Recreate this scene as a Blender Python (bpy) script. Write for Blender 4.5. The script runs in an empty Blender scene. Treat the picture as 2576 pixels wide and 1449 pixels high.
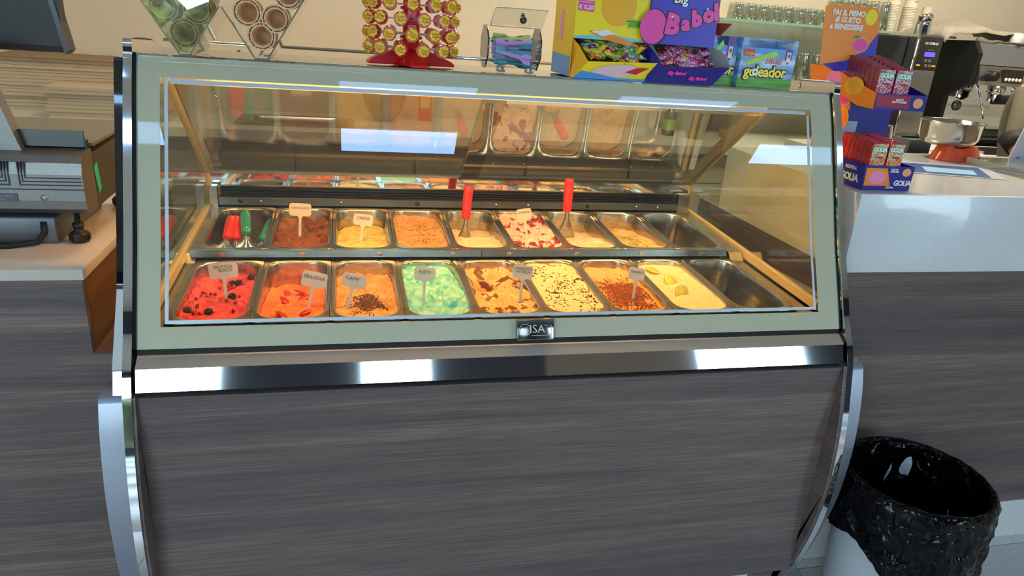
import bpy, bmesh, math, random
from mathutils import Vector, Matrix, noise
D = bpy.data
S = bpy.context.scene
COL = S.collection
rnd = random.Random(7)
ZO = 0.94            # the floor is 0.94 m under the rim of the front pans; everything is lifted by it at the end

# ------------------------------------------------------------------ camera, world, lights, exposure
cam = D.objects.new('camera', D.cameras.new('camera')); COL.objects.link(cam)
f_px, yaw, pitch, roll = 1767.6, -0.2462, -0.3616, -0.0757
Rm = Matrix.Rotation(yaw, 3, 'Z') @ Matrix.Rotation(pitch, 3, 'X') @ Matrix.Rotation(roll, 3, 'Y')
cx, cy, cz = Rm.col[0], Rm.col[1], Rm.col[2]
M4 = Matrix(((cx[0], cz[0], -cy[0], 0.3761), (cx[1], cz[1], -cy[1], -1.4719), (cx[2], cz[2], -cy[2], 0.6435 + ZO), (0, 0, 0, 1)))
cam.matrix_world = M4
cam.data.sensor_width = 36.0; cam.data.lens = f_px / 2576 * 36.0
cam.data.clip_start = 0.02; cam.data.clip_end = 100
S.camera = cam
S.view_settings.view_transform = 'Standard'; S.view_settings.look = 'None'
S.view_settings.exposure = 0.2; S.view_settings.gamma = 1.0; S.view_settings.use_curve_mapping = False

W = D.worlds.new('sky'); S.world = W; W.use_nodes = True
bg = W.node_tree.nodes['Background']; bg.inputs[0].default_value = (0.62, 0.80, 1.0, 1); bg.inputs[1].default_value = 12.5

def area(name, loc, rot, sx, sy, power, col, shape='RECTANGLE'):
    l = D.lights.new(name, 'AREA'); l.shape = shape; l.size = sx; l.size_y = sy; l.energy = power; l.color = col
    o = D.objects.new(name, l); COL.objects.link(o); o.location = loc; o.rotation_euler = rot
    return o
# the window openings in wall_front guide the sampling of the sky light (portals give off no light themselves)
for (wx0, wx1) in ((-2.55, -0.52), (0.44, 1.05), (3.3, 4.45)):
    o = area('window_portal', ((wx0 + wx1) / 2, -3.97, 0.275), (math.radians(-90), 0, 0), wx1 - wx0, 2.15, 1, (1, 1, 1)); o.data.cycles.is_portal = True
# warm lamps over the working side of the counter
for (lx, ly, e) in ((0.2, 1.3, 15), (2.0, 1.4, 32), (3.6, 1.2, 38), (-1.6, 1.2, 9)):
    area('warm_ceiling_lamp', (lx, ly, 1.98), (0, 0, 0), 0.5, 0.5, e, (1.0, 0.86, 0.66))
# the tube inside the display case
area('case_tube_light', (0.775, 0.208, 0.486), (math.radians(4), 0, 0), 1.5, 0.03, 3.8, (1.0, 0.58, 0.21))

# ------------------------------------------------------------------ materials
def lin(c):
    if isinstance(c, str):
        c = tuple(int(c[i:i + 2], 16) / 255 for i in (0, 2, 4))
    return tuple((x / 12.92 if x <= 0.04045 else ((x + 0.055) / 1.055) ** 2.4) for x in c[:3]) + (1,)
MT = {}
def mat(name, col='808080', rough=0.5, metal=0.0, **k):
    if name in MT: return MT[name]
    m = D.materials.new(name); m.use_nodes = True; nt = m.node_tree
    b = nt.nodes['Principled BSDF']
    b.inputs['Base Color'].default_value = lin(col); b.inputs['Roughness'].default_value = rough; b.inputs['Metallic'].default_value = metal
    for kk, v in k.items():
        if kk == 'emit':
            b.inputs['Emission Color'].default_value = lin(v[0]); b.inputs['Emission Strength'].default_value = v[1]
        elif kk == 'coat':
            b.inputs['Coat Weight'].default_value = v; b.inputs['Coat Roughness'].default_value = 0.03
        elif kk == 'sss':
            b.inputs['Subsurface Weight'].default_value = v; b.inputs['Subsurface Radius'].default_value = (0.01, 0.007, 0.004)
        elif kk == 'spec': b.inputs['Specular IOR Level'].default_value = v
        elif kk == 'aniso': b.inputs['Anisotropic'].default_value = v
    MT[name] = m
    return m
def nodes(m): return m.node_tree.nodes, m.node_tree.links, m.node_tree.nodes['Principled BSDF']
def ramp(N, stops):
    r = N.new('ShaderNodeValToRGB'); e = r.color_ramp.elements
    while len(e) < len(stops): e.new(0.5)
    for i, (p_, c) in enumerate(stops): e[i].position = p_; e[i].color = lin(c)
    return r
def noise_mat(name, stops, scale=(10, 10, 10), rough=0.5, metal=0.0, detail=5, bump=0.0, dist=0.0, nscale=1.0, coord='Object', nrough=0.55, **k):
    if name in MT: return MT[name]
    m = mat(name, '808080', rough, metal, **k); N, L, b = nodes(m)
    tc = N.new('ShaderNodeTexCoord'); mp = N.new('ShaderNodeMapping'); mp.inputs['Scale'].default_value = scale
    nz = N.new('ShaderNodeTexNoise'); nz.inputs['Detail'].default_value = detail; nz.inputs['Scale'].default_value = nscale
    nz.inputs['Distortion'].default_value = dist; nz.inputs['Roughness'].default_value = nrough
    r = ramp(N, stops)
    L.new(tc.outputs[coord], mp.inputs[0]); L.new(mp.outputs[0], nz.inputs[0]); L.new(nz.outputs[0], r.inputs[0]); L.new(r.outputs[0], b.inputs['Base Color'])
    if bump:
        bp = N.new('ShaderNodeBump'); bp.inputs['Strength'].default_value = 1.0; bp.inputs['Distance'].default_value = bump
        L.new(nz.outputs[0], bp.inputs['Height']); L.new(bp.outputs[0], b.inputs['Normal'])
    return m
def thin_glass(name, tint='f4fbf6', ior=1.5, rough=0.0, gain=1.0, haze=0.0):
    """a thin sheet: transmits straight through, reflects by Fresnel"""
    if name in MT: return MT[name]
    m = D.materials.new(name); m.use_nodes = True; N = m.node_tree.nodes; L = m.node_tree.links; N.clear()
    o = N.new('ShaderNodeOutputMaterial'); t = N.new('ShaderNodeBsdfTransparent'); g = N.new('ShaderNodeBsdfGlossy')
    t.inputs[0].default_value = lin(tint); g.inputs['Roughness'].default_value = rough; g.inputs[0].default_value = (1, 1, 1, 1)
    lw = N.new('ShaderNodeLayerWeight'); lw.inputs[0].default_value = 0.5          # Schlick reflectance, the same from both sides of the sheet
    pw = N.new('ShaderNodeMath'); pw.operation = 'POWER'; pw.inputs[1].default_value = 5.0; L.new(lw.outputs['Facing'], pw.inputs[0])
    r0 = ((ior - 1) / (ior + 1)) ** 2 * gain * 1.7
    ml = N.new('ShaderNodeMath'); ml.operation = 'MULTIPLY_ADD'; ml.inputs[1].default_value = 1 - r0; ml.inputs[2].default_value = r0; ml.use_clamp = True
    x = N.new('ShaderNodeMixShader'); L.new(pw.outputs[0], ml.inputs[0]); L.new(ml.outputs[0], x.inputs[0])
    if haze:
        df = N.new('ShaderNodeBsdfDiffuse'); df.inputs[0].default_value = lin('c8c4b8'); x0 = N.new('ShaderNodeMixShader'); x0.inputs[0].default_value = haze
        L.new(t.outputs[0], x0.inputs[1]); L.new(df.outputs[0], x0.inputs[2]); L.new(x0.outputs[0], x.inputs[1])
    else: L.new(t.outputs[0], x.inputs[1])
    L.new(g.outputs[0], x.inputs[2]); L.new(x.outputs[0], o.inputs[0]); MT[name] = m
    return m
def wood_mat(name, stops, axis='X', rough=0.42):
    m = mat(name, '4c4546', rough); N, L, b = nodes(m)
    tc = N.new('ShaderNodeTexCoord')
    a = (0.9, 9, 34) if axis == 'X' else (9, 0.9, 34)
    mp = N.new('ShaderNodeMapping'); mp.inputs['Scale'].default_value = tuple(v * 0.42 for v in a)
    n1 = N.new('ShaderNodeTexNoise'); n1.inputs['Scale'].default_value = 1.0; n1.inputs['Detail'].default_value = 3; n1.inputs['Distortion'].default_value = 0.6
    mp2 = N.new('ShaderNodeMapping'); mp2.inputs['Scale'].default_value = tuple(v * s for v, s in zip(a, (6, 6, 9) if axis == 'X' else (6, 6, 9)))
    n2 = N.new('ShaderNodeTexNoise'); n2.inputs['Scale'].default_value = 1.0; n2.inputs['Detail'].default_value = 6; n2.inputs['Distortion'].default_value = 0.35; n2.inputs['Roughness'].default_value = 0.65
    mx = N.new('ShaderNodeMath'); mx.operation = 'MULTIPLY_ADD'; mx.inputs[1].default_value = 0.5
    L.new(tc.outputs['Object'], mp.inputs[0]); L.new(tc.outputs['Object'], mp2.inputs[0]); L.new(mp.outputs[0], n1.inputs[0]); L.new(mp2.outputs[0], n2.inputs[0])
    h = N.new('ShaderNodeMath'); h.operation = 'MULTIPLY'; h.inputs[1].default_value = 0.5
    L.new(n1.outputs[0], h.inputs[0]); L.new(n2.outputs[0], mx.inputs[0]); L.new(h.outputs[0], mx.inputs[2])
    r = ramp(N, stops); L.new(mx.outputs[0], r.inputs[0]); L.new(r.outputs[0], b.inputs['Base Color'])
    bp = N.new('ShaderNodeBump'); bp.inputs['Distance'].default_value = 0.0006; bp.inputs['Strength'].default_value = 0.6
    L.new(n2.outputs[0], bp.inputs['Height']); L.new(bp.outputs[0], b.inputs['Normal'])
    return m
WS = ((0.30, '40363a'), (0.42, '534545'), (0.52, '64544f'), (0.62, '80695e'), (0.72, '9a8270'))
WOOD = wood_mat('dark_oak_laminate', WS, 'X')
WOODY = wood_mat('dark_oak_laminate_side', WS, 'Y')
CHROME = mat('polished_chrome', 'e6e8ea', 0.05, 1.0)
STEEL = noise_mat('brushed_steel', ((0.3, 'a2a09b'), (0.7, 'c6c4be')), (4, 140, 140), 0.27, 1.0, bump=0.00008)
PANSTEEL = noise_mat('pan_steel', ((0.3, 'a8a59e'), (0.7, 'd0cdc6')), (40, 8, 120), 0.23, 1.0, bump=0.00006)
SATIN = mat('satin_silver', '989ca6', 0.38, 0.75)
SATIN2 = mat('satin_beige_metal', 'cbc5b9', 0.35, 0.75)
MIRROR = mat('mirror_steel', 'b4afa4', 0.06, 1.0)
BLACKGLOSS = mat('black_gloss', '101114', 0.06, 0.0, coat=1.0)
BLACK = mat('matt_black', '0d0d0f', 0.5)
RUBBER = mat('black_rubber', '141414', 0.7)
DARKSTEEL = mat('dark_steel', '3c3c3a', 0.3, 0.9)
GREEN = mat('grey_green_enamel', '8f998a', 0.3, 0.0, coat=1.0)
SILVERPRINT = mat('silver_print', 'c4ccd0', 0.4, 0.3)
GLASS = thin_glass('front_glass', 'eef4ea', 1.5, 0.0, 1.25)
SIDEGLASS = thin_glass('side_glass', 'e6ebdc', 1.5)
PLEXI = thin_glass('clear_plexi', 'b4b0a4', 1.5, 0.0, 4.2, haze=0.02)
PLEXI2 = thin_glass('worn_plexi', 'b2aea2', 1.5, 0.10, 3.2, haze=0.04)
ACRYL = thin_glass('acrylic', 'eceee8', 1.5, 0.02, 1.6, haze=0.05)
ACRYLEDGE = thin_glass('acrylic_edge', 'b8c2b6', 1.5, 0.05, 2.5, haze=0.25)
DKACRYL = mat('dark_violet_acrylic', '3b3a58', 0.1, coat=1.0)
TUMBLER = thin_glass('tumbler_glass', 'e6ece6', 1.52, 0.0, 2.4, haze=0.07)
RAIL = mat('cream_plastic_rail', 'c4b07a', 0.4)
QUARTZ = noise_mat('white_quartz', ((0.35, 'c7c8c6'), (0.5, 'cdcecc'), (0.75, 'd2d3d1')), (260, 260, 260), 0.22, detail=3, coat=0.4)
QUARTZL = noise_mat('warm_quartz', ((0.35, 'c3b7a7'), (0.5, 'c8bcac'), (0.75, 'cdc2b2')), (260, 260, 260), 0.25, detail=3, coat=0.4)
WALLM = mat('cream_wall', 'cfc5ad', 0.7)
_n, _l, _b = nodes(WALLM)
_tc = _n.new('ShaderNodeTexCoord'); _w = _n.new('ShaderNodeTexWave'); _w.bands_direction = 'Z'; _w.inputs['Scale'].default_value = 22; _w.inputs['Distortion'].default_value = 0.3
_bp = _n.new('ShaderNodeBump'); _bp.inputs['Distance'].default_value = 0.0004; _bp.inputs['Strength'].default_value = 0.25
_l.new(_tc.outputs['Object'], _w.inputs[0]); _l.new(_w.outputs['Fac'], _bp.inputs['Height']); _l.new(_bp.outputs[0], _b.inputs['Normal'])
WALLB = mat('brown_wall', '8d8173', 0.6)
WALLD = mat('dark_slate_wall', '2c3140', 0.5)
CEIL = mat('ceiling_white', 'b8b4a8', 0.8)
TILE = noise_mat('white_speckled_tile', ((0.36, 'aaaaac'), (0.48, 'c6c7ca'), (0.7, 'd4d5d8')), (180, 180, 180), 0.3, detail=4)
GROUT = mat('grout', '5a5650', 0.9)
WHITE = mat('white_laminate', 'cfccc4', 0.45)
PAPER = mat('white_paper', 'dedad0', 0.7)
RED = mat('red_plastic', 'd01016', 0.28)
REDH = mat('red_handle', 'e0281c', 0.35, emit=('e0281c', 0.0))
TURQ = mat('turquoise_resin', '2f9a8c', 0.15, coat=0.8)
TAG = mat('white_tag_plastic', 'eee8e0', 0.4)
_n, _l, _b = nodes(TAG); _tr = _n.new('ShaderNodeBsdfTranslucent'); _tr.inputs[0].default_value = lin('f4ece0'); _mx = _n.new('ShaderNodeMixShader'); _mx.inputs[0].default_value = 0.45
_l.new(_b.outputs[0], _mx.inputs[1]); _l.new(_tr.outputs[0], _mx.inputs[2]); _l.new(_mx.outputs[0], _n['Material Output'].inputs[0])
INK = mat('ink', '1a1c2c', 0.7)

# ------------------------------------------------------------------ object helpers
def setp(o, label=None, cat=None, group=None, kind=None):
    if label: o['label'] = label
    if cat: o['category'] = cat
    if group: o['group'] = group
    if kind: o['kind'] = kind
    return o
def thing(name, label, cat, loc=(0, 0, 0), rz=0.0, group=None):
    o = D.objects.new(name, None); COL.objects.link(o); o.empty_display_size = 0.02
    o.location = loc; o.rotation_euler = (0, 0, rz)
    return setp(o, label, cat, group)
class MB:
    """collects geometry for ONE mesh object"""
    def __init__(s): s.v = []; s.f = []; s.m = []; s.sm = []
    def add(s, vs, fs, mi=0, smooth=False, M=None):
        k = len(s.v)
        s.v += [tuple(M @ Vector(v)) if M else tuple(v) for v in vs]
        s.f += [tuple(i + k for i in f) for f in fs]; s.m += [mi] * len(fs); s.sm += [smooth] * len(fs)
        return s
    def box(s, a, b, mi=0, M=None, bev=0.0):
        x0, y0, z0 = a; x1, y1, z1 = b
        if bev > 0:
            bm = bmesh.new(); bmesh.ops.create_cube(bm, size=1)
            for v in bm.verts: v.co = Vector(((x0 + x1) / 2 + v.co.x * (x1 - x0), (y0 + y1) / 2 + v.co.y * (y1 - y0), (z0 + z1) / 2 + v.co.z * (z1 - z0)))
            bmesh.ops.bevel(bm, geom=bm.edges[:], offset=bev, segments=2, affect='EDGES', profile=0.5)
            bm.verts.ensure_lookup_table()
            vs = [v.co.copy() for v in bm.verts]; fs = [[v.index for v in f.verts] for f in bm.faces]; bm.free()
            return s.add(vs, fs, mi, True, M)
        vs = [(x0, y0, z0), (x1, y0, z0), (x1, y1, z0), (x0, y1, z0), (x0, y0, z1), (x1, y0, z1), (x1, y1, z1), (x0, y1, z1)]
        return s.add(vs, [(0, 3, 2, 1), (4, 5, 6, 7), (0, 1, 5, 4), (1, 2, 6, 5), (2, 3, 7, 6), (3, 0, 4, 7)], mi, False, M)
    def prism(s, poly, a0, a1, axis='x', mi=0, M=None, smooth=False):
        """poly of 2-D points swept along axis; (y,z) for x, (x,z) for y, (x,y) for z"""
        n = len(poly)
        def P(p, a):
            return {'x': (a, p[0], p[1]), 'y': (p[0], a, p[1]), 'z': (p[0], p[1], a)}[axis]
        vs = [P(p, a0) for p in poly] + [P(p, a1) for p in poly]
        s.add(vs, [(i, (i + 1) % n, (i + 1) % n + n, i + n) for i in range(n)], mi, smooth, M)
        if smooth: s.add(vs, [], mi, False, M)
        k = len(s.v) - 2 * n
        s.f += [tuple(k + i for i in range(n))[::-1], tuple(k + n + i for i in range(n))]; s.m += [mi] * 2; s.sm += [False] * 2
        return s
    def lathe(s, prof, seg=24, mi=0, M=None, smooth=True, a0=0, a1=2 * math.pi, sc=(1, 1)):
        full = abs(a1 - a0 - 2 * math.pi) < 1e-6; n = seg if full else seg + 1
        vs = []
        for r, z in prof:
            for i in range(n):
                a = a0 + (a1 - a0) * i / seg; vs.append((r * math.cos(a) * sc[0], r * math.sin(a) * sc[1], z))
        fs = []
        for j in range(len(prof) - 1):
            for i in range(seg):
                i2 = (i + 1) % n; fs.append((j * n + i, j * n + i2, (j + 1) * n + i2, (j + 1) * n + i))
        return s.add(vs, fs, mi, smooth, M)
    def tube(s, pts, r, seg=8, mi=0, M=None, cap=True):
        pts = [Vector(p) for p in pts]; rs = r if isinstance(r, (list, tuple)) else [r] * len(pts)
        vs = []; up = Vector((0, 0, 1)); prev = None
        for i, p in enumerate(pts):
            t = (pts[min(i + 1, len(pts) - 1)] - pts[max(i - 1, 0)]).normalized()
            if prev is None:
                a = t.cross(up)
                if a.length < 1e-3: a = t.cross(Vector((1, 0, 0)))
            else: a = prev - t * prev.dot(t)
            a.normalize(); prev = a; b = t.cross(a)
            for k in range(seg):
                q = 2 * math.pi * k / seg; vs.append(p + (a * math.cos(q) + b * math.sin(q)) * rs[i])
        fs = [(j * seg + k, j * seg + (k + 1) % seg, (j + 1) * seg + (k + 1) % seg, (j + 1) * seg + k) for j in range(len(pts) - 1) for k in range(seg)]
        if cap: fs += [tuple(range(seg))[::-1], tuple((len(pts) - 1) * seg + k for k in range(seg))]
        return s.add(vs, fs, mi, True, M)
    def ball(s, c, r, seg=12, rings=8, mi=0, M=None, sc=(1, 1, 1), bumpy=0.0, seed=0.0):
        vs = []; fs = []
        for j in range(rings + 1):
            th = math.pi * j / rings
            for i in range(seg):
                a = 2 * math.pi * i / seg; d = Vector((math.sin(th) * math.cos(a), math.sin(th) * math.sin(a), math.cos(th)))
                rr = r * (1 + (bumpy * noise.noise(d * 3.1 + Vector((seed, seed, 0))) if bumpy else 0))
                vs.append((c[0] + d.x * rr * sc[0], c[1] + d.y * rr * sc[1], c[2] + d.z * rr * sc[2]))
        for j in range(rings):
            for i in range(seg): fs.append((j * seg + i, (j + 1) * seg + i, (j + 1) * seg + (i + 1) % seg, j * seg + (i + 1) % seg))
        return s.add(vs, fs, mi, True, M)
    def grid(s, fn, nu, nv, mi=0, M=None, smooth=True, wrap=False):
        n = nu if wrap else nu + 1
        vs = [fn(i / nu, j / nv) for j in range(nv + 1) for i in range(n)]
        fs = [(j * n + i, j * n + (i + 1) % n, (j + 1) * n + (i + 1) % n, (j + 1) * n + i) for j in range(nv) for i in range(nu)]
        return s.add(vs, fs, mi, smooth, M)
    def mesh(s, name, mats):
        me = D.meshes.new(name); me.from_pydata(s.v, [], s.f)
        for m in mats: me.materials.append(m)
        me.polygons.foreach_set('material_index', s.m); me.polygons.foreach_set('use_smooth', s.sm)
        me.update(); return me
def worldloc(o):
    v = Vector(o.location)
    return v + worldloc(o.parent) if o.parent else v
def obj(name, mb, mats, parent=None, absolute=False, **k):
    """mb: MB or mesh; absolute: its coordinates are scene coordinates (parent unrotated)"""
    if not isinstance(mats, (list, tuple)): mats = [mats]
    if isinstance(mb, MB):
        if absolute and parent is not None:
            w = worldloc(parent); mb.v = [(a - w.x, b - w.y, c - w.z) for a, b, c in mb.v]
        me = mb.mesh(name, mats)
    else: me = mb
    o = D.objects.new(name, me); COL.objects.link(o)
    if parent is not None: o.parent = parent
    return setp(o, **k)
def inst(name, me, parent=None, loc=(0, 0, 0), rot=(0, 0, 0), **k):
    o = D.objects.new(name, me); COL.objects.link(o); o.location = loc; o.rotation_euler = rot
    if parent is not None: o.parent = parent
    return setp(o, **k)
def copy_tree(o, parent=None):
    c = o.copy(); COL.objects.link(c)
    if parent is not None: c.parent = parent
    for ch in list(o.children): copy_tree(ch, c)
    return c
def text_mesh(s, size, mt, extr=0.0003, bold=0.0, shear=0.0, align='CENTER', spacing=1.0, res=2, lines=1.0):
    c = D.curves.new('writing', 'FONT'); c.body = s; c.size = size; c.extrude = extr; c.offset = bold; c.shear = shear
    c.align_x = align; c.align_y = 'CENTER'; c.resolution_u = res; c.space_character = spacing; c.space_line = lines; c.fill_mode = 'BOTH'
    o = D.objects.new('writing', c); me = D.meshes.new_from_object(o); D.objects.remove(o); D.curves.remove(c)
    me.materials.clear(); me.materials.append(mt); me.name = 'writing'
    return me
FRONT = (math.pi / 2, 0, 0)
def writing(parent, s, size, mt, loc, rot=FRONT, name='lettering', **k):
    return inst(name, text_mesh(s, size, mt, **k), parent, loc, rot)
def flat(mt, name): return mat(name, mt, 0.45)
C_ = {k: mat('print_' + k, v, 0.35) for k, v in dict(yellow='fadc1c', gold='f8b020', orange='f98a22', blue='4a96dc', sky='8fcbe8', navy='221f86', violet='4438b4', pink='f044a2', rose='f08ab8', red='cc2026', green='4a9a2c', lime='9ad03a', white='ece8e0', black='15130f', grey='8f8f8a', purple='5a2a80', cream='f0d8a0', teal='2aa0a0', crimson='9c1c3c', lilac='c79ad8', aqua='6cc8dc', peach='f0a070', stadium='5f7f9c', olive='6c6a58').items()}

def cr(pts, k=6):
    """Catmull-Rom refinement of an open 2-D polyline"""
    out = []; n = len(pts) - 1
    for i in range(n):
        P = [Vector((*pts[max(0, min(n, i + d))], 0)) for d in (-1, 0, 1, 2)]
        for q in range(k):
            f = q / k; r = 0.5 * ((2 * P[1]) + (P[2] - P[0]) * f + (2 * P[0] - 5 * P[1] + 4 * P[2] - P[3]) * f * f + (3 * P[1] - P[0] - 3 * P[2] + P[3]) * f ** 3); out.append((r.x, r.y))
    return out + [tuple(pts[-1])]
# ------------------------------------------------------------------ the room
XL0, XR0, YF, YB, ZF, ZC = -2.7, 5.7, -4.0, 2.6, -0.94, 2.06
b_ = MB().box((XL0 - .1, YF - .1, ZF - .12), (XR0 + .1, YB + .1, ZF - 0.006)); obj('floor', b_, GROUT, kind='structure')
FLOOR = D.objects['floor']
tile = MB().box((0.0015, 0.0015, -0.008), (0.4985, 0.4985, 0), bev=0.0008).mesh('floor_tile', [TILE])
for i in range(17):
    for j in range(14):
        x = XL0 - 0.02 + i * 0.5; y = -4.44 + j * 0.5
        if x + .5 > XR0 + .1 or y + .5 > YB + .1: continue
        inst('tile', tile, FLOOR, (x, y, ZF))
obj('ceiling', MB().box((XL0 - .1, YF - .1, ZC), (XR0 + .1, YB + .1, ZC + .1)), CEIL, kind='structure')
obj('wall_back', MB().box((XL0 - .1, YB, ZF), (XR0 + .1, YB + .1, ZC)), WALLM, kind='structure')
obj('wall_left', MB().box((XL0 - .1, YF, ZF), (XL0, YB, ZC)), WALLM, kind='structure')
obj('wall_right', MB().box((XR0, YF, ZF), (XR0 + .1, YB, ZC)), WALLM, kind='structure')
WIN = [(-2.55, -0.52), (0.44, 1.05), (3.3, 4.45)]
wz0, wz1 = -0.80, 1.35
mb = MB(); edges = [XL0 - .1] + [e for w in WIN for e in w] + [XR0 + .1]
for i in range(0, len(edges), 2): mb.box((edges[i], YF - .1, ZF), (edges[i + 1], YF, ZC), 0)
for a, c in WIN:
    mb.box((a, YF - .1, ZF), (c, YF, wz0)); mb.box((a, YF - .1, wz1), (c, YF, ZC))
mb.box((1.95, YF, ZF), (3.25, YF + .02, ZC), 1)
obj('wall_front', mb, [WALLD, WALLB], kind='structure')
for i, (a, c) in enumerate(WIN):
    w = thing('window_%d' % (i + 1), None, None, ((a + c) / 2, YF, wz0)); w['kind'] = 'structure'
    fr = MB()
    for q in ((a, wz0, a + .05, wz1), (c - .05, wz0, c, wz1), (a + .05, wz0, c - .05, wz0 + .05), (a + .05, wz1 - .05, c - .05, wz1)):
        fr.box((q[0], YF - .08, q[1]), (q[2], YF - .02, q[3]))
    obj('frame', fr, BLACK, w, True)
    obj('pane', MB().box((a + .05, YF - .055, wz0 + .05), (c - .05, YF - .05, wz1 - .05)), thin_glass('window_glass', 'f6faf8'), w, True)
# ceiling lights
LED = mat('led_panel', 'ffffff', 0.5, emit=('98caff', 9.5))
lbl = {0: 'square cold white ceiling panel light above the customer, nearest the counter', }
k = 0
for (px, py, where) in ((0.35, -2.27, 'straight in front of the display case'), (-1.35, -2.27, 'towards the left wall, far row'), (3.15, -2.27, 'towards the right wall, far row'),
                 (0.35, -1.36, 'above the customer, near row'), (-1.35, -1.36, 'towards the left wall, near row'), (1.85, -1.36, 'near row, right of centre')):
    t = thing('ceiling_light', 'square cold white panel light in the ceiling, ' + where, 'ceiling light', (px + .3, py + .3, ZC), group='ceiling panel lights')
    obj('frame', MB().box((px - .02, py - .02, ZC - .012), (px + .72, py + .18, ZC - .001)), SATIN, t, True)
    obj('diffuser', MB().box((px, py, ZC - .016), (px + .70, py + .16, ZC - .0125)), LED, t, True)
# greenery outside the windows
LEAFG = noise_mat('outdoor_foliage', ((0.36, '0a1208'), (0.5, '26381a'), (0.66, '7c8440')), (5, 5, 5), 0.8, detail=8)
for i, (x, y, r) in enumerate(((-1.9, -6.9, 1.25), (0.9, -7.9, 1.2), (4.2, -7.3, 1.25))):
    mb = MB().ball((x, y, ZF + .70), r, 20, 14, bumpy=0.7, seed=i * 3.0, sc=(1, 0.8, 0.62)); mb.tube([(x, y, ZF - .1), (x, y, ZF + .8)], 0.12)
    setp(obj('garden_bush', mb, LEAFG), 'green bush outside the %s shop window' % ('left', 'middle', 'right')[i], 'bush')
obj('ground', MB().box((-9, -14, ZF - .2), (12, YF - .11, ZF - .1)), mat('pavement', 'a8a49c', 0.9), kind='structure')

# ------------------------------------------------------------------ display case
XA, XB = -0.043, 1.606
G0 = [(-.052, -.035), (-.028, .02), (.0, .08), (.040, .165), (.083, .27), (.125, .37), (.165, .465), (.196, .527)]
def gprof(t):      # t 0..1 along the glass from the bottom, Catmull-Rom
    n = len(G0) - 1; u = t * n; i = min(int(u), n - 1); f = u - i
    P = [Vector((*G0[max(0, min(n, i + d))], 0)) for d in (-1, 0, 1, 2)]
    r = 0.5 * ((2 * P[1]) + (P[2] - P[0]) * f + (2 * P[0] - 5 * P[1] + 4 * P[2] - P[3]) * f * f + (3 * P[1] - P[0] - 3 * P[2] + P[3]) * f ** 3)
    return (r.x, r.y)
def gt(z):
    lo, hi = 0.0, 1.0
    for _ in range(30):
        m_ = (lo + hi) / 2
        if gprof(m_)[1] < z: lo = m_
        else: hi = m_
    return lo
def gy(z): return gprof(gt(z))[0]
def glass_strip(mb, x0, x1, z0, z1, off=0.0, n=24, mi=0):
    """strip following the glass curve; off > 0 is towards the customer"""
    t0, t1 = gt(z0), gt(z1)
    def fn(u, v):
        t = t0 + (t1 - t0) * v; y, z = gprof(t); y2, z2 = gprof(min(1, t + .01)); y1, z1_ = gprof(max(0, t - .01))
        ny, nz = -(z2 - z1_), (y2 - y1); l = math.hypot(ny, nz)
        return (x0 + (x1 - x0) * u, y + ny / l * off, z + nz / l * off)
    return mb.grid(fn, 1, n, mi)
case = thing('gelato_display_case', 'long gelato display case with curved front glass, chrome beam and dark wood front panel', 'display case', (0.78, 0.35, ZF))
fg = obj('front_glass', glass_strip(MB(), XA, XB, -.035, .527, 0.0, 40), GLASS, case, True)
bd = MB()       # enamelled border: four strips
glass_strip(bd, XA, 0.001, -.035, .527, 0.0006); glass_strip(bd, 1.547, XB, -.035, .527, 0.0006)
glass_strip(bd, 0.001, 1.547, -.035, .006, 0.0006); glass_strip(bd, 0.001, 1.547, .484, .527, 0.0006)
obj('printed_border', bd, mat('border_enamel', 'bbb598', 0.5, coat=1.0), fg, True)
ln = MB()
glass_strip(ln, 0.0095, 0.0165, .012, .4835, 0.0008); glass_strip(ln, 0.0165, 1.540, .012, .0185, 0.0008, 3)
glass_strip(ln, 1.5335, 1.540, .0185, .470, 0.0008); glass_strip(ln, 0.020, 1.5305, .4725, .4805, 0.0008, 3)
glass_strip(ln, 0.020, 0.0275, .4805, .4838, 0.0008, 3)
obj('printed_line', ln, SILVERPRINT, fg, True)
# edge strips of the pane
for (x0, x1) in ((XA - .0005, XA + .002), (XB - .002, XB + .0005)): obj('glass_edge', glass_strip(MB(), x0, x1, -.035, .527, 0.001), mat('glass_edge_green', '7e9a86', 0.2), fg, True)

# front beam
beam = MB()
beam.prism([(-.045, -.040), (-.078, -.060), (-.084, -.064), (-.066, -.070), (-.04, -.066)], XA, XB, mi=0)
obj('beam_top', beam, SATIN2, case, True)
fb = MB().prism([(-.0785, -.0605), (-.0975, -.110), (-.0935, -.113), (-.06, -.113), (-.06, -.066)], XA, XB, mi=0)
obj('front_beam', fb, CHROME, case, True)
obj('glass_seal', MB().prism([(-.050, -.036), (-.056, -.046), (-.040, -.046), (-.036, -.036)], XA, XB), RUBBER, case, True)
obj('beam_shadow_gap', MB().box((XA, -.085, -.122), (XB, -.06, -.113)), BLACK, case, True)
obj('front_panel', MB().box((XA, -.098, -.775), (XB, -.080, -.122)), WOOD, case, True)
obj('plinth', MB().box((0.0, -.02, ZF + .001), (1.535, 0.0, -.775)), QUARTZ, case, True)
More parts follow.
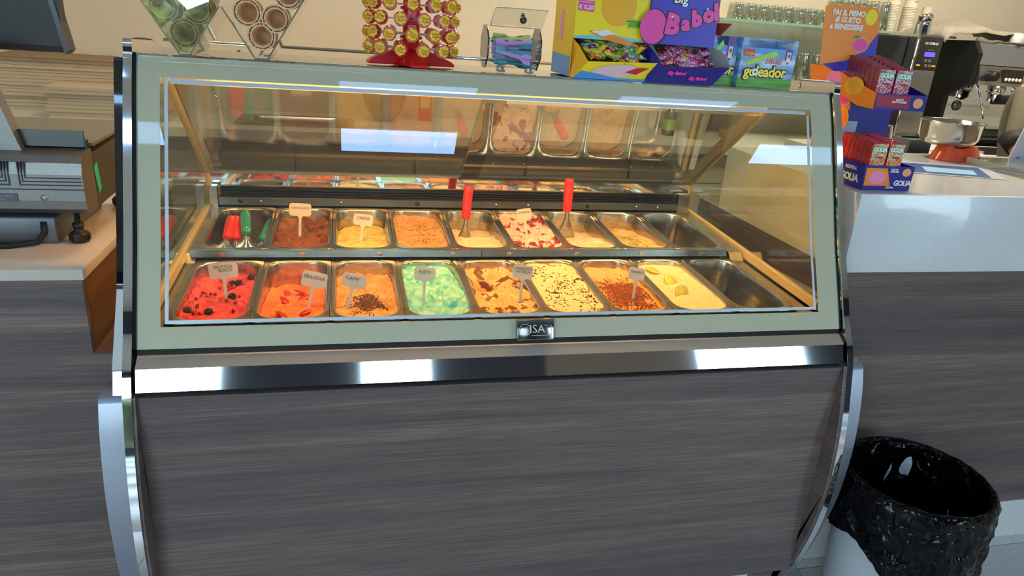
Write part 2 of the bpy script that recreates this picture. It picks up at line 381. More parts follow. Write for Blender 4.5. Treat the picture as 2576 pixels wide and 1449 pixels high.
# side assemblies
def side(sgn, xg):
    X = lambda a, c: tuple(sorted((xg - sgn * a, xg - sgn * c))) if sgn > 0 else tuple(sorted((xg + a, xg + c)))
    # sgn>0 left side (outwards is -x)
    x0, x1 = X(0.001, 0.006)
    s = [(gprof(t / 16)[0] + .004, gprof(t / 16)[1]) for t in range(17)]
    obj('glass_gasket', MB().prism(s + [(s[-1][0] + .02, s[-1][1]), (s[0][0] + .03, s[0][1])], x0, x1), RUBBER, case, True)
    x0, x1 = X(0.006, 0.023)
    low = cr([(0.02, ZF), (-.03, -.90), (-.094, -.776), (-.132, -.644), (-.151, -.532), (-.155, -.44), (-.150, -.34), (-.138, -.25), (-.118, -.16), (-.108, -.118), (-.093, -.078), (-.084, -.060)], 4)
    gl = cr([(-.084, -.060)] + [(gprof(t / 12)[0] - .014, gprof(t / 12)[1]) for t in range(1, 13)], 2)[1:]
    arc = cr([(.182, .527), (.188, .552), (.200, .556), (.26, .556), (.34, .550), (.42, .536), (.46, .520)], 4)[1:]
    inner = [(.235, .515)] + [(gprof(1 - t / 12)[0] + .030, gprof(1 - t / 12)[1]) for t in range(0, 12)] + [(-.02, -.03), (.80, -.01), (.80, ZF)]
    obj('end_plate', MB().prism(low + gl + arc + [(.46, .515)] + inner, x0, x1, smooth=True), CHROME, case, True)
    # added wood-coloured board: stands for the front panel mirrored in the plate, below the beam
    ck = [(y + .006, z) for y, z in low if -.90 < z < -.118]
    c0, c1 = X(0.0005, 0.0058)
    obj('cheek_reflection', MB().prism(ck + [(-.05, -.118), (-.05, -.88)], c0, c1), WOODY, case, True)
    # outer panel: black gloss above, satin below
    x0, x1 = X(0.023, 0.051)
    pb = cr([(gprof(t / 12)[0] + .055 - .03 * (t / 12), gprof(t / 12)[1]) for t in range(3, 12)] + [(.215, .514)], 3)
    pin = [(y + .05, z) for y, z in pb[::-1]]; pin[0] = (.28, .514)
    obj('outer_panel', MB().prism(pb + pin, x0, x1, smooth=True), BLACKGLOSS, case, True)
    obj('outer_cover', MB().prism([(pb[0][0], pb[0][1] - .0005), (pb[0][0] + .05, pb[0][1] - .0005), (.045, .0), (.8, -.02), (.8, -.09), (-.05, -.088), (-.055, -.078)], x0, x1), SATIN2, case, True)
    obj('chrome_cap', MB().prism([(-.058, -.080), (-.078, -.130), (-.06, -.146), (-.02, -.146), (-.02, -.080)], *X(0.024, 0.049)), CHROME, case, True)
    x0, x1 = X(0.024, 0.074)
    leg = cr([(-.086, -.128), (-.105, -.19), (-.120, -.27), (-.128, -.36), (-.126, -.46), (-.118, -.54), (-.102, -.62), (-.082, -.70), (-.055, -.78), (-.02, -.86), (.02, -.92), (.03, ZF)], 4)
    obj('leg', MB().prism(leg + [(.10, ZF), (.08, -.90), (.04, -.84), (.02, -.80), (.06, -.79), (.06, -.14), (-.05, -.118)], x0, x1, smooth=True), SATIN, case, True)
    obj('side_panel', MB().box((X(0.0235, 0.055)[0], .062, -.82), (X(0.0235, 0.055)[1], .80, -.093)), SATIN2, case, True)
side(1, XA)
side(-1, XB)
# top shelf of mirror steel with its chrome lip and back rail
obj('top_shelf', MB().box((XA - .01, .205, .515), (XB + .01, .445, .527)), MIRROR, case, True)
obj('shelf_lip', MB().prism([(.194, .520), (.190, .5245), (.193, .5285), (.206, .5292), (.212, .5272)], XA - .001, XB + .001), CHROME, case, True)
rb = MB().tube([(XA, .440, .545), (XB, .440, .545)], .004, 8)
obj('back_rail', rb, CHROME, case, True)
for x in (0.02, .5, 1.05, 1.54): obj('rail_post', MB().tube([(x, .440, .5272), (x, .440, .545)], .003), CHROME, case, True)
# lamp under the shelf
obj('lamp_housing', MB().prism([(.188, .515), (.190, .503), (.200, .500), (.24, .500), (.25, .515)], 0.0, 1.55), SATIN2, case, True)
obj('lamp_tube', MB().tube([(0.03, .206, .494), (1.52, .206, .494)], .0055, 10), mat('warm_tube', 'ffffff', 0.5, emit=('ffa640', 112.0)), case, True)
# tank, ledges
tk = MB()
tk.box((-.02, -.022, -.24), (1.535, .80, -.23)); tk.box((-.03, -.022, -.23), (-.02, .80, -.012)); tk.box((1.535, -.022, -.23), (1.545, .80, -.012))
tk.box((-.03, -.030, -.23), (1.545, -.022, -.010)); tk.box((-.03, .80, -.23), (1.545, .81, .05))
obj('tank', tk, DARKSTEEL, case, True)
obj('front_ledge', MB().box((-.03, -.036, -.012), (1.56, -.004, -.006)), STEEL, case, True)
obj('side_ledge', MB().prism([(-.02, -.010), (.36, .008), (.38, .030), (.76, .052), (.76, .048), (.38, .024), (.36, .003), (-.02, -.014)], -.048, -.004), STEEL, case, True)
obj('side_ledge', MB().prism([(-.02, -.010), (.36, .008), (.38, .030), (.76, .052), (.76, .048), (.38, .024), (.36, .003), (-.02, -.014)], 1.516, 1.56), STEEL, case, True)
# step riser between the two rows of pans, in two lengths, with clips
for (x0, x1) in ((-.015, .742), (.744, 1.50)):
    r_ = obj('pan_riser', MB().prism([(.362, .0235), (.368, .041), (.378, .041), (.378, .036), (.373, .034), (.372, .0235)], x0, x1), STEEL, case, True)
    for q in range(4):
        xx = x0 + .07 + q * .2
        obj('clip', MB().box((xx, .3575, .027), (xx + .012, .3635, .037), bev=.001), PANSTEEL, r_, True)
# side windows: rails and panes
for sg, xx in ((1, -.034), (-1, 1.572)):
    x0, x1 = xx - .008, xx + .008
    obj('lower_rail', MB().prism([(.0, -.004), (.85, .038), (.85, .062), (.80, .060), (.0, .018)], x0, x1), RAIL, case, True)
    obj('sloping_rail', MB().prism([(.795, .150), (.415, .452), (.455, .470), (.83, .168), (.83, .03), (.795, .03)], x0 - .004, x1 + .004), RAIL, case, True)
    obj('side_glass', MB().add([(xx, .0, .01), (xx, .82, .05), (xx, .80, .150), (xx, .42, .455), (xx, .20, .505)] , [(0, 1, 2, 3, 4)]) if False else
        MB().add([(xx, .82, .05), (xx, .80, .150), (xx, .42, .455), (xx, .205, .505)] + [(xx, gprof(t)[0] + .006, gprof(t)[1]) for t in (.95, .8, .65, .5, .35, .2, .08)], [tuple(range(11))]), SIDEGLASS, case, True)
# back of the well: mirror strip and air grille
obj('mirror_strip', MB().box((-.026, .792, .112), (1.564, .80, .152)), CHROME, case, True)
obj('strip_lip', MB().prism([(.786, .150), (.786, .157), (.81, .157), (.81, .150)], -.026, 1.564), STEEL, case, True)
gr = obj('air_grille', MB().box((.0, .785, .050), (1.512, .792, .112)), mat('grille_black', '1c1c1c', 0.35, 0.6), case, True)
for z in (.108, .100, .092):
    obj('slat', MB().prism([(.764, z), (.784, z - .003), (.784, z - .0055), (.764, z - .003)], .0, 1.512), DARKSTEEL, gr, True)
obj('grille_bar', MB().prism([(.755, .060), (.757, .082), (.764, .086), (.784, .086), (.784, .058)], .0, 1.512), mat('mid_steel', '77756e', 0.28, 0.95), gr, True)
for i, x in enumerate((.06, .12, .36, .60, .86, .97, 1.18, 1.36, 1.44)):
    obj('screw', MB().ball((x, .7555, .072), .004 if i % 3 else .007, 10, 6, sc=(1, .6, 1)), CHROME if i % 3 else BLACK, gr, True)
for x0, x1 in ((-.026, -.002), (1.512, 1.556)):
    obj('corner_bracket', MB().box((x0 + (.0 if x0 < 0 else .0), .752, .052), (x1 - .002, .78, .118)), STEEL, case, True)
# sloping rear doors (two sliding plexi sheets)
def door(name, x0, x1, o, m, **k):
    a = Vector((0, .792, .156)); b = Vector((0, .425, .446)); n = Vector((0, -.62, -.785)) * o
    a = a + n; b = b + n; th = n.normalized() * -.004 if o else Vector((0, .0025, .0031))
    mb = MB().add([(x0, *a[1:]), (x1, *a[1:]), (x1, *b[1:]), (x0, *b[1:])], [(0, 1, 2, 3)])
    d = obj(name, mb, m, case, True, **k)
    rim = MB(); u = (b - a).normalized()
    for (xa, xb, s0, s1) in ((x0, x1, 0, .006), (x0, x0 + .004, 0, 1), (x1 - .004, x1, 0, 1)):
        p0 = a + u * 0; p1 = a + (u * s1 if s1 < .5 else (b - a))
        rim.add([(xa, *(p0 + n.normalized() * .0012 if o else p0)[1:]), (xb, *(p0 + n.normalized() * .0012 if o else p0)[1:]), (xb, *(p1 + n.normalized() * .0012 if o else p1)[1:]), (xa, *(p1 + n.normalized() * .0012 if o else p1)[1:])], [(0, 1, 2, 3)])
    obj('polished_edge', rim, ACRYLEDGE, d, True)
door('rear_door', -.026, .80, .002, PLEXI2, label='left sliding rear door, slightly cloudy plexi')
door('rear_door', .735, 1.564, .012, PLEXI, label='right sliding rear door, clear plexi lying over the other')
obj('door_track', MB().box((-.026, .415, .446), (1.564, .445, .460)), SATIN2, case, True)
# badge
bg_ = obj('badge', MB().box((.750, -.062, -.036), (.838, -.048, .012), bev=.0025, M=Matrix.Translation((.794, -.055, -.012)) @ Matrix.Rotation(math.radians(-20), 4, 'X') @ Matrix.Translation((-.794, .055, .012))), mat('badge_chrome', '8c8f92', 0.12, 1.0), case, True)
RB = Matrix.Translation((.794, -.055, -.012)) @ Matrix.Rotation(math.radians(-20), 4, 'X')
ring = MB(); 
ring.tube([RB @ Vector((-.026 + .0135 * math.cos(a / 20 * 2 * math.pi), -.0076, .0135 * math.sin(a / 20 * 2 * math.pi))) for a in range(21)], .0006, 6, cap=False)
for q in range(4): ring.tube([RB @ Vector((-.034 + .003 * q, -.0078, -.009 - .001 * q)), RB @ Vector((-.021 + .003 * q, -.0078, .009 - .0025 * q))], .0006, 6)
ring.tube([RB @ Vector(v) for v in ((.019, -.0078, .010), (.037, -.0078, .010), (.037, -.0078, -.013), (-.010, -.0078, -.013))], .0006, 6)
obj('emblem', ring, mat('emblem_silver', 'e0e2e4', .35, .4), bg_, True)
tm = text_mesh('ISA', .027, mat('emblem_silver', 'e0e2e4', .35, .4), extr=.0005, bold=-.0003)
w_ = inst('lettering', tm, bg_); RBl = Matrix.Translation((-.0, 0, 0)); 
w_.matrix_local = Matrix.Translation(-worldloc(bg_)) @ RB @ Matrix.Translation((.003, -.0078, .001)) @ Matrix.Rotation(math.pi / 2, 4, 'X')

# ------------------------------------------------------------------ pans and gelato
PW, PL = 0.168, 0.358
T1, T2 = 0.0504, 0.0529
def rrect(t, hx, hy, r):
    """point on a rounded rectangle, t in 0..1"""
    r = min(r, hx, hy)
    segs = []
    per = [(hy - r) * 2, math.pi / 2 * r, (hx - r) * 2, math.pi / 2 * r] * 2
    tot = sum(per); s = (t % 1.0) * tot
    cs = [(hx, -(hy - r), 0), (hx - r, hy - r, 0), (hx - r, hy, 1), (-(hx - r), hy - r, 1), (-hx, hy - r, 2), (-(hx - r), -(hy - r), 2), (-(hx - r), -hy, 3), (hx - r, -(hy - r), 3)]
    for i, p_ in enumerate(per):
        if s <= p_ or i == 7:
            x0, y0, q = cs[i]
            d = [(0, 1), (-1, 0), (0, -1), (1, 0)][q]
            if i % 2 == 0: return (x0 + d[0] * s, y0 + d[1] * s)
            a = q * math.pi / 2 + s / r
            return (x0 + r * math.cos(a), y0 + r * math.sin(a))
        s -= p_
HX, HY, RC = .0725, .163, .042
def pan_mesh():
    mb = MB(); N_ = 64
    rings = [(.0835, .1785, .006, -.008), (.0835, .1785, .006, -.0005), (.0825, .1775, .006, 0.0), (HX + .0035, HY + .0035, RC + .002, .0), (HX + .0008, HY + .0008, RC, -.0015), (HX, HY, RC, -.005), (HX - .003, HY - .003, RC - .004, -.05), (HX - .006, HY - .006, RC - .008, -.108), (HX - .012, HY - .012, RC - .012, -.117), (HX - .03, HY - .03, RC - .02, -.119), (.001, .001, .001, -.119)]
    vs = []
    for hx, hy, r, z in rings:
        for i in range(N_):
            x, y = rrect(i / N_, hx, hy, r); vs.append((x + .084, y + .179, z))
    fs = [(j * N_ + i, j * N_ + (i + 1) % N_, (j + 1) * N_ + (i + 1) % N_, (j + 1) * N_ + i) for j in range(len(rings) - 1) for i in range(N_)]
    mb.add(vs, fs, 0, True); return mb.mesh('pan', [PANSTEEL])
PANM = pan_mesh()
def gel_mesh(P, m):
    """P: front level, back level, scoop dip, swirl amplitude, seed, crumb, metal bare at back"""
    lvf, lvb, dip, amp, seed, crumb, yend = P
    NR, NA = 48, 140
    mb = MB()
    def H(x, y):
        u = (y - .179) / HY          # -1 front .. 1 back
        base = lvf + (lvb - lvf) * (0.5 + 0.5 * u)
        base -= dip * math.exp(-((u - .55) ** 2) / .12) * math.exp(-((x - .084) / .06) ** 2)
        v = Vector((x * 16 + seed, y * 12, seed * .7))
        wv = Vector((noise.noise(v * .8), noise.noise(v * .8 + Vector((5, 3, 1))), 0)) * 1.3
        r1 = 1 - abs(noise.noise(v * .9 + wv)) * 2.2
        r2 = 1 - abs(noise.noise(v * 2.3 + wv * 1.6)) * 2.2; r3 = 1 - abs(noise.noise(v * 5.1 + wv * 3)) * 2
        h = base + amp * (r1 * .9 + r2 * .55 + r3 * .16) - amp * .8
        h += crumb * noise.fractal(Vector((x * 160, y * 160, seed)), .8, 2.0, 4)
        if abs(seed - 12.4) < .01: h -= .075 / (1 + math.exp((math.hypot((x - .060) / .030, (y - .245) / .050) - 1) * 7))
        if yend < 1 and u > yend: h -= (u - yend) * .16
        return h
    vs = []
    for j in range(NR + 1):
        s = (1 - j / NR) ; s = s ** .8
        for i in range(NA):
            x, y = rrect(i / NA, HX, HY, RC); x2, y2 = x * s + .084, y * s + .179
            h = H(x2, y2)
            if s == 1: x2 = x * .997 + .084; y2 = y * .998 + .179; h = H(x * .98 + .084, y * .98 + .179) - .001 + .004 * noise.noise(Vector((i * .31, seed, 2)))
            h = max(-.112, min(h, .006 if s < .9 else -.0015)); tp = max(0, (-h) - .005) * .069
            x2 -= math.copysign(min(abs(x2 - .084), tp), x2 - .084); y2 -= math.copysign(min(abs(y2 - .179), tp), y2 - .179)
            vs.append((x2, y2, h))
    fs = [(j * NA + i, j * NA + (i + 1) % NA, (j + 1) * NA + (i + 1) % NA, (j + 1) * NA + i) for j in range(NR) for i in range(NA)]
    mb.add(vs, fs, 0, True)
    return mb.mesh('gelato', [m]), H
def gmat(name, c1, c2, c3=None, p3=0.62, scale=(22, 12, 22), dist=1.8, bump=.0012, w3=.03, rough=.42):
    m = mat(name, c1, rough, sss=.12); N, L, b = nodes(m)
    tc = N.new('ShaderNodeTexCoord'); mp = N.new('ShaderNodeMapping'); mp.inputs['Scale'].default_value = scale
    nz = N.new('ShaderNodeTexNoise'); nz.inputs['Scale'].default_value = 1; nz.inputs['Detail'].default_value = 6; nz.inputs['Distortion'].default_value = dist
    st = [(.35, c2), (.55, c1)]
    if c3: st = [(.36, c2), (p3 - w3 - .02, c1), (p3, c3), (min(1, p3 + .12), c3)]
    r = ramp(N, st); L.new(tc.outputs['Object'], mp.inputs[0]); L.new(mp.outputs[0], nz.inputs[0]); L.new(nz.outputs[0], r.inputs[0]); L.new(r.outputs[0], b.inputs['Base Color'])
    n2 = N.new('ShaderNodeTexNoise'); n2.inputs['Scale'].default_value = 150; n2.inputs['Detail'].default_value = 4; n2.inputs['Distortion'].default_value = .4
    bp = N.new('ShaderNodeBump'); bp.inputs['Distance'].default_value = bump; bp.inputs['Strength'].default_value = .7
    L.new(tc.outputs['Object'], n2.inputs[0]); L.new(n2.outputs[0], bp.inputs['Height']); L.new(bp.outputs[0], b.inputs['Normal'])
    return m
GM = dict(
    berry=gmat('berry_gelato', 'ee5c60', 'c42c44'), strawberry=gmat('strawberry_gelato', 'f08a4e', 'e2703c'),
    coffee=gmat('coffee_gelato', 'e2b47c', 'c08a50', '6a3c1c', .68), puffo=gmat('blue_gelato', '9fe4dc', '3ab8c0', scale=(26, 14, 26)),
    nutella=gmat('hazelnut_swirl_gelato', 'f2c486', 'e4a85c', '6e3818', .565, scale=(16, 10, 16), dist=2.6, w3=.02), straccia=gmat('stracciatella_gelato', 'f4e2b4', 'ead4a0', '4a2c18', .625, scale=(34, 22, 34), dist=2.2, w3=.012),
    tirami=gmat('tiramisu_gelato', 'f0bc74', 'e0a258', '8a3c14', .66, scale=(14, 8, 14), dist=1.2), lemon=gmat('lemon_gelato', 'f6e2b0', 'efd69c'),
    choc=gmat('chocolate_gelato', '8c4c28', '6a3418'), crema=gmat('custard_gelato', 'f0dc86', 'e0c468'), nocc=gmat('hazelnut_gelato', 'dca870', 'c08c54'),
    white=gmat('milk_gelato', 'f4e4c8', 'ead4ac'), amarena=gmat('cherry_swirl_gelato', 'f4e0cc', 'e8beb0', '9c1c40', .545, scale=(13, 8, 13), dist=2.6, w3=.03), pist=gmat('cream_gelato_pistachio', 'ecd4a0', 'dcb878'))
F_NAMES = [('berry', 'pink-red forest-fruit gelato dotted with berries, front row far left', 'holding the pink-red berry gelato, front left corner'),
           ('strawberry', 'orange-pink strawberry gelato with strawberry pieces on top', 'holding the orange-pink strawberry gelato'),
           ('coffee', 'light brown coffee gelato dusted with ground coffee', 'holding the light brown coffee gelato'),
           ('puffo', 'turquoise-blue gelato in soft waves', 'holding the turquoise-blue gelato'),
           ('nutella', 'orange-cream gelato with chocolate-hazelnut swirls and a scooped-out hole', 'holding the cream gelato with hazelnut spread swirls'),
           ('straccia', 'pale cream gelato full of dark chocolate flakes', 'holding the cream gelato with chocolate flakes'),
           ('tirami', 'tiramisu gelato covered in cocoa powder', 'holding the cocoa-dusted tiramisu gelato'),
           ('lemon', 'smooth pale yellow lemon gelato with lemon slices', 'holding the lemon gelato with lemon slices'),
           (None, None, 'empty, at the right end of the front row')]
B_NAMES = [(None, None, 'holding the scoops, at the left end of the back row'),
           ('choc', 'dark brown chocolate gelato in the back row', 'holding the chocolate gelato, back row'),
           ('crema', 'yellow custard gelato in the back row', 'holding the yellow custard gelato, back row'),
           ('nocc', 'tan hazelnut gelato sprinkled with chopped nuts', 'holding the tan gelato with chopped nuts, back row'),
           ('white', 'milk-white gelato with the left red-handled spatula stuck in it', 'holding the white gelato with the left red spatula'),
           ('amarena', 'white gelato marbled with dark cherry sauce', 'holding the cherry-marbled gelato, back row'),
           ('white', 'milk-white gelato with the right red-handled spatula stuck in it', 'holding the white gelato with the right red spatula'),
           ('pist', 'cream gelato sprinkled with green pistachio', 'holding the cream gelato with pistachio, back row'),
           (None, None, 'empty, at the right end of the back row')]
PAR = dict(berry=(-.012, -.030, .012, .007, 1.3, .0016, 9), strawberry=(-.010, -.058, .022, .007, 4.2, .0022, 9), coffee=(-.014, -.030, .022, .006, 7.7, .0018, 9), puffo=(-.002, -.012, .016, .011, 9.1, .0006, 9),
           nutella=(-.008, -.016, .035, .009, 12.4, .0012, 9), straccia=(-.005, -.008, .004, .005, 15.0, .001, 9), tirami=(-.012, -.018, .018, .005, 17.2, .0018, 9), lemon=(-.006, -.012, .002, .003, 20.5, .0003, 9),
           choc=(-.010, -.020, .016, .010, 23.3, .0008, 9), crema=(-.008, -.052, .022, .008, 26.1, .0006, 9), nocc=(-.010, -.016, .008, .006, 29.9, .001, 9), amarena=(-.004, -.008, .010, .008, 35.5, .0008, 9), pist=(-.014, -.052, .020, .006, 38.1, .0006, 9))
CELL = {}
for row in (0, 1):
    for i in range(9):
        key, gl, pl = (F_NAMES, B_NAMES)[row][i]
        loc = Vector((i * PW, 0 if row == 0 else .3795, 0 if row == 0 else .0402)); tl = (T1, T2)[row]
        p = inst('gelato_pan', PANM, None, loc, (tl, 0, 0)); setp(p, 'stainless steel gelato pan ' + pl, 'pan', 'gelato pans in the display case')
        Mx = Matrix.Translation(loc) @ Matrix.Rotation(tl, 4, 'X'); CELL[(row, i)] = [Mx, None, tl]
        if key:
            pr = PAR.get(key) or ((-.006, -.060, .022, .006, 32.0 + i * 2, .0005, 9))
            me, H = gel_mesh(pr, GM[key]); CELL[(row, i)][1] = H
            g = inst('gelato', me, None, loc, (tl, 0, 0)); setp(g, gl, 'gelato', 'gelato in the pans')
def onpan(row, i, x, y, dz=0.0):
    Mx, H, tl = CELL[(row, i)]; z = min(.006, H(x, y)) if H else -.115
    return Mx @ Vector((x, y, z + dz))
# ---- toppings
BERR = mat('red_currant', '98101e', .2, sss=.2); BLK = mat('blackberry', '1c1420', .3, coat=.4); STRAW = mat('strawberry_flesh', 'c00a10', .3, sss=.1); LEM = mat('lemon_flesh', 'fadc3c', .25, sss=.2); LEMR = mat('lemon_rind', 'e8b414', .4)
curr = MB().ball((0, 0, 0), .0042, 10, 7).ball((0, 0, .0038), .0009, 6, 4).mesh('currant', [BERR])
bb = MB()
for q in range(34):
    th = math.acos(1 - 2 * (q + .5) / 34); ph = q * 2.39996
    bb.ball((.0075 * math.sin(th) * math.cos(ph), .0075 * math.sin(th) * math.sin(ph), .0085 * math.cos(th)), .0026, 6, 4)
bb = bb.mesh('blackberry', [BLK])
for q in range(32):
    x = .03 + .11 * rnd.random(); y = .13 + .14 * rnd.random() if q < 20 else .06 + .22 * rnd.random()
    if q < 9: x = .075 + .03 * rnd.random(); y = .22 + .06 * rnd.random()
    o = inst('currant', curr, None, onpan(0, 0, x, y, .0035), (rnd.random() * 3, 0, 0)); setp(o, 'small dark red currant scattered on the pink-red berry gelato', 'berry', 'currants on the berry gelato')
for (x, y, w) in ((.028, .085, 'at the lower left'), (.075, .072, 'at the bottom centre'), (.095, .285, 'high up in the middle'), (.112, .275, 'high up right beside the sign'), (.112, .160, 'right behind the sign stem'), (.138, .300, 'at the upper right')):
    o = inst('blackberry', bb, None, onpan(0, 0, x, y, .004), (1.4, rnd.random(), rnd.random() * 3)); setp(o, 'blackberry on the pink-red berry gelato, ' + w, 'berry', 'blackberries on the berry gelato')
def straw_slice():
    mb = MB()
    def fn(u, v):
        a = 2 * math.pi * u; r = .0115 * math.sin(math.pi * min(1, v * 1.0)) ** .6 * (1 - .35 * v)
        return (r * math.cos(a), -.017 + .034 * v, .4 * r * math.sin(a) + .003 * v)
    mb.grid(fn, 14, 8, 0, wrap=True); return mb.mesh('strawberry', [STRAW])
ss = straw_slice()
for (x, y, r, w) in ((.058, .275, .5, 'top left'), (.088, .285, 1.6, 'top right, behind the sign stem'), (.060, .165, .7, 'middle left'), (.105, .180, -.8, 'middle right'), (.062, .050, 1.2, 'bottom left'), (.115, .055, -1.1, 'bottom right')):
    o = inst('strawberry_piece', ss, None, onpan(0, 1, x, y, .003), (.3, .2, r)); setp(o, 'cut red strawberry piece on the orange-pink gelato, ' + w, 'strawberry', 'strawberry pieces')
ls = MB()
ls.lathe([(.0, .0012), (.016, .0012), (.0163, -.0012), (.0, -.0012)], 28, 0); ls.lathe([(.0163, .0016), (.0195, .0016), (.0195, -.0016), (.0163, -.0016)], 28, 2); ls.lathe([(.0195, .0018), (.0212, .0012), (.0212, -.0012), (.0195, -.0018)], 28, 1)
for q in range(9): ls.box((.002, -.0004, -.0016), (.0165, .0004, .0016), 2, M=Matrix.Rotation(q / 9 * 6.283, 4, 'Z'))
ls = ls.mesh('lemon_slice', [LEM, LEMR, mat('lemon_pith', 'fbeaa0', .4)])
for (x, y, rx, ry, w) in ((.052, .285, .1, .2, 'farthest from the glass'), (.072, .205, .6, .1, 'in the middle'), (.062, .115, 1.15, 0, 'nearest the glass, standing on edge')):
    o = inst('lemon_slice', ls, None, onpan(0, 7, x, y, .005), (rx, ry, .2)); setp(o, 'yellow lemon slice on the pale lemon gelato, ' + w, 'lemon slice', 'lemon slices')
def sprinkle(name, row, i, n, cols, size, fx, label, cat):
    mb = MB()
    for q in range(n):
        x, y = fx(); pp = CELL[(row, i)][0].inverted() @ onpan(row, i, x, y, size * .4)
        M_ = Matrix.Translation(pp) @ Matrix.Rotation(rnd.random() * 6, 4, Vector((rnd.random(), rnd.random(), rnd.random() + .1))) 
        s = size * (.5 + rnd.random()); mb.box((-s, -s * .6, -s * .45), (s, s * .6, s * .45), rnd.randrange(len(cols)), M=M_)
    o = obj(name, mb, cols, None); o.location = CELL[(row, i)][0].translation; o.rotation_euler = (CELL[(row, i)][2], 0, 0)
    setp(o, label, cat, kind='stuff')
def patch(name, row, i, cx_, cy_, rx, ry, th, seed, m, label, cat):
    """thin irregular layer lying on the gelato"""
    mb = MB(); n = 90; inv = CELL[(row, i)][0].inverted(); vs = []; keep = []
    for b in range(n + 1):
        for a in range(n + 1):
            u = a / n * 2 - 1; v = b / n * 2 - 1; x = min(.146, max(.022, cx_ + u * rx)); y = min(.325, max(.03, cy_ + v * ry))
            vs.append(inv @ onpan(row, i, x, y, .0007))
            keep.append(1 - (u * u + v * v) ** .5 + .55 * noise.noise(Vector((x * 28 + seed, y * 22, seed))) + .6 * noise.noise(Vector((x * 210, y * 210, seed))) > th)
    fs = [(b * (n + 1) + a, b * (n + 1) + a + 1, (b + 1) * (n + 1) + a + 1, (b + 1) * (n + 1) + a) for b in range(n) for a in range(n) if keep[b * (n + 1) + a]]
    mb.add(vs, fs, 0, True); o = obj(name, mb, m); o.location = CELL[(row, i)][0].translation; o.rotation_euler = (CELL[(row, i)][2], 0, 0); setp(o, label, cat, kind='stuff')
def clump(cs, sx, sy):
    def f():
        c = rnd.choice(cs); return (min(.145, max(.022, rnd.gauss(c[0], sx))), min(.32, max(.03, rnd.gauss(c[1], sy))))
    return f
NUT = [mat('nut_a', 'f4cc70', .5), mat('nut_b', 'd09040', .5), mat('nut_c', '8c5a20', .5)]
sprinkle('chopped_nuts', 1, 3, 520, NUT, .0016, clump([(.085, .235), (.055, .21), (.09, .09), (.085, .11), (.11, .2)], .022, .028), 'chopped hazelnuts strewn over the tan gelato', 'nuts')
sprinkle('chopped_pistachio', 1, 7, 300, [mat('pist_a', 'a8a818', .5), mat('pist_b', '7c8410', .5), mat('pist_c', 'c8c040', .5)], .0016, clump([(.085, .22), (.09, .17), (.075, .08), (.08, .1)], .013, .028), 'chopped green pistachio strewn over the cream gelato', 'nuts')
COF = [mat('coffee_a', '4a2410', .7), mat('coffee_b', '2c1408', .7)]
patch('ground_coffee', 0, 2, .086, .115, .075, .085, .52, 3.0, COF[0], 'dark ground coffee scattered on the light brown gelato', 'coffee')
patch('cocoa_powder', 0, 6, .086, .150, .090, .150, .30, 8.0, mat('cocoa_a', '7a3616', .95), 'cocoa powder dusted over the tiramisu gelato', 'cocoa')
FLK = [mat('flake_a', '4c2e1a', .4), mat('flake_b', '7a5030', .4)]
sprinkle('chocolate_flakes', 0, 5, 240, FLK, .0016, clump([(.084, .17), (.05, .1), (.084, .27), (.12, .2), (.05, .3), (.13, .08), (.135, .14)], .022, .03), 'dark chocolate flakes on the pale cream gelato', 'chocolate')

# ---- flavour signs
def sign(text, p_, w, h, tilt, label, stem, size=.012, lines=1.0, rz=0.0, dx=0.0):
    """p_: foot of the stem"""
    t = thing('flavour_sign', label, 'sign', p_, group='handwritten flavour signs'); t.rotation_euler = (math.radians(-18), math.radians(tilt), rz)
    mb = MB(); n = 24; z0 = stem
    poly = [(rrect(i / n, w / 2, h / 2, .006)) for i in range(n)]
    mb.prism([(x, z + z0 + h / 2) for x, z in poly], -.0008, .0008, 'y')
    obj('plate', mb, TAG, t)
    obj('stem', MB().prism([(-.0035, -.02), (.0035, -.02), (.0035, z0 - .006), (.009, z0 + .001), (-.009, z0 + .001), (-.0035, z0 - .006)], -.0007, .0007, 'y'), TAG, t)
    inst('handwriting', text_mesh(text, size * (.80 if len(text) > 9 and '\n' not in text else .9), INK, extr=.0001, bold=0, lines=lines, spacing=.95), t, (dx, -.0012, z0 + h * .62), FRONT)
    return t
TX = lambda r_, i_, x, y: onpan(r_, i_, x, y)
sign('FRUTTI DI\n    BOSCO', TX(0, 0, .100, .155), .064, .036, -5, 'white sign lettered FRUTTI DI BOSCO in the pink-red berry gelato', .048, .0105, .9)
sign('FRAGOLA', TX(0, 1, .118, .110), .058, .036, 13, 'white sign lettered FRAGOLA in the orange-pink gelato', .050, .0125)
sign("CAFFE'", TX(0, 2, .040, .090), .056, .032, 14, "white sign lettered CAFFE' in the light brown gelato", .052, .0130, dx=-.004)
sign('PUFFO', TX(0, 3, .050, .095), .052, .032, 3, 'white sign lettered PUFFO in the turquoise-blue gelato', .050, .0115)
sign('VARIEGATO\nNUTELLA', TX(0, 4, .120, .090), .052, .034, 6, 'white sign lettered VARIEGATO NUTELLA in the swirled hazelnut gelato', .056, .0098, .9)
sign('TIRAMISU', TX(0, 6, .092, .110), .046, .032, 9, 'white sign lettered TIRAMISU in the cocoa-dusted gelato', .050, .0105)
sign('CIOCCOLATO', TX(1, 1, .078, .140), .060, .036, 2, 'white sign lettered CIOCCOLATO in the chocolate gelato', .062, .0098)
sign('CREMA', TX(1, 2, .078, .080), .054, .032, 7, 'white sign lettered CREMA in the yellow custard gelato', .050, .0125)
sign('AMARENA', TX(1, 5, .065, .115), .046, .030, -8, 'white sign lettered AMARENA in the cherry-marbled gelato', .056, .0095)
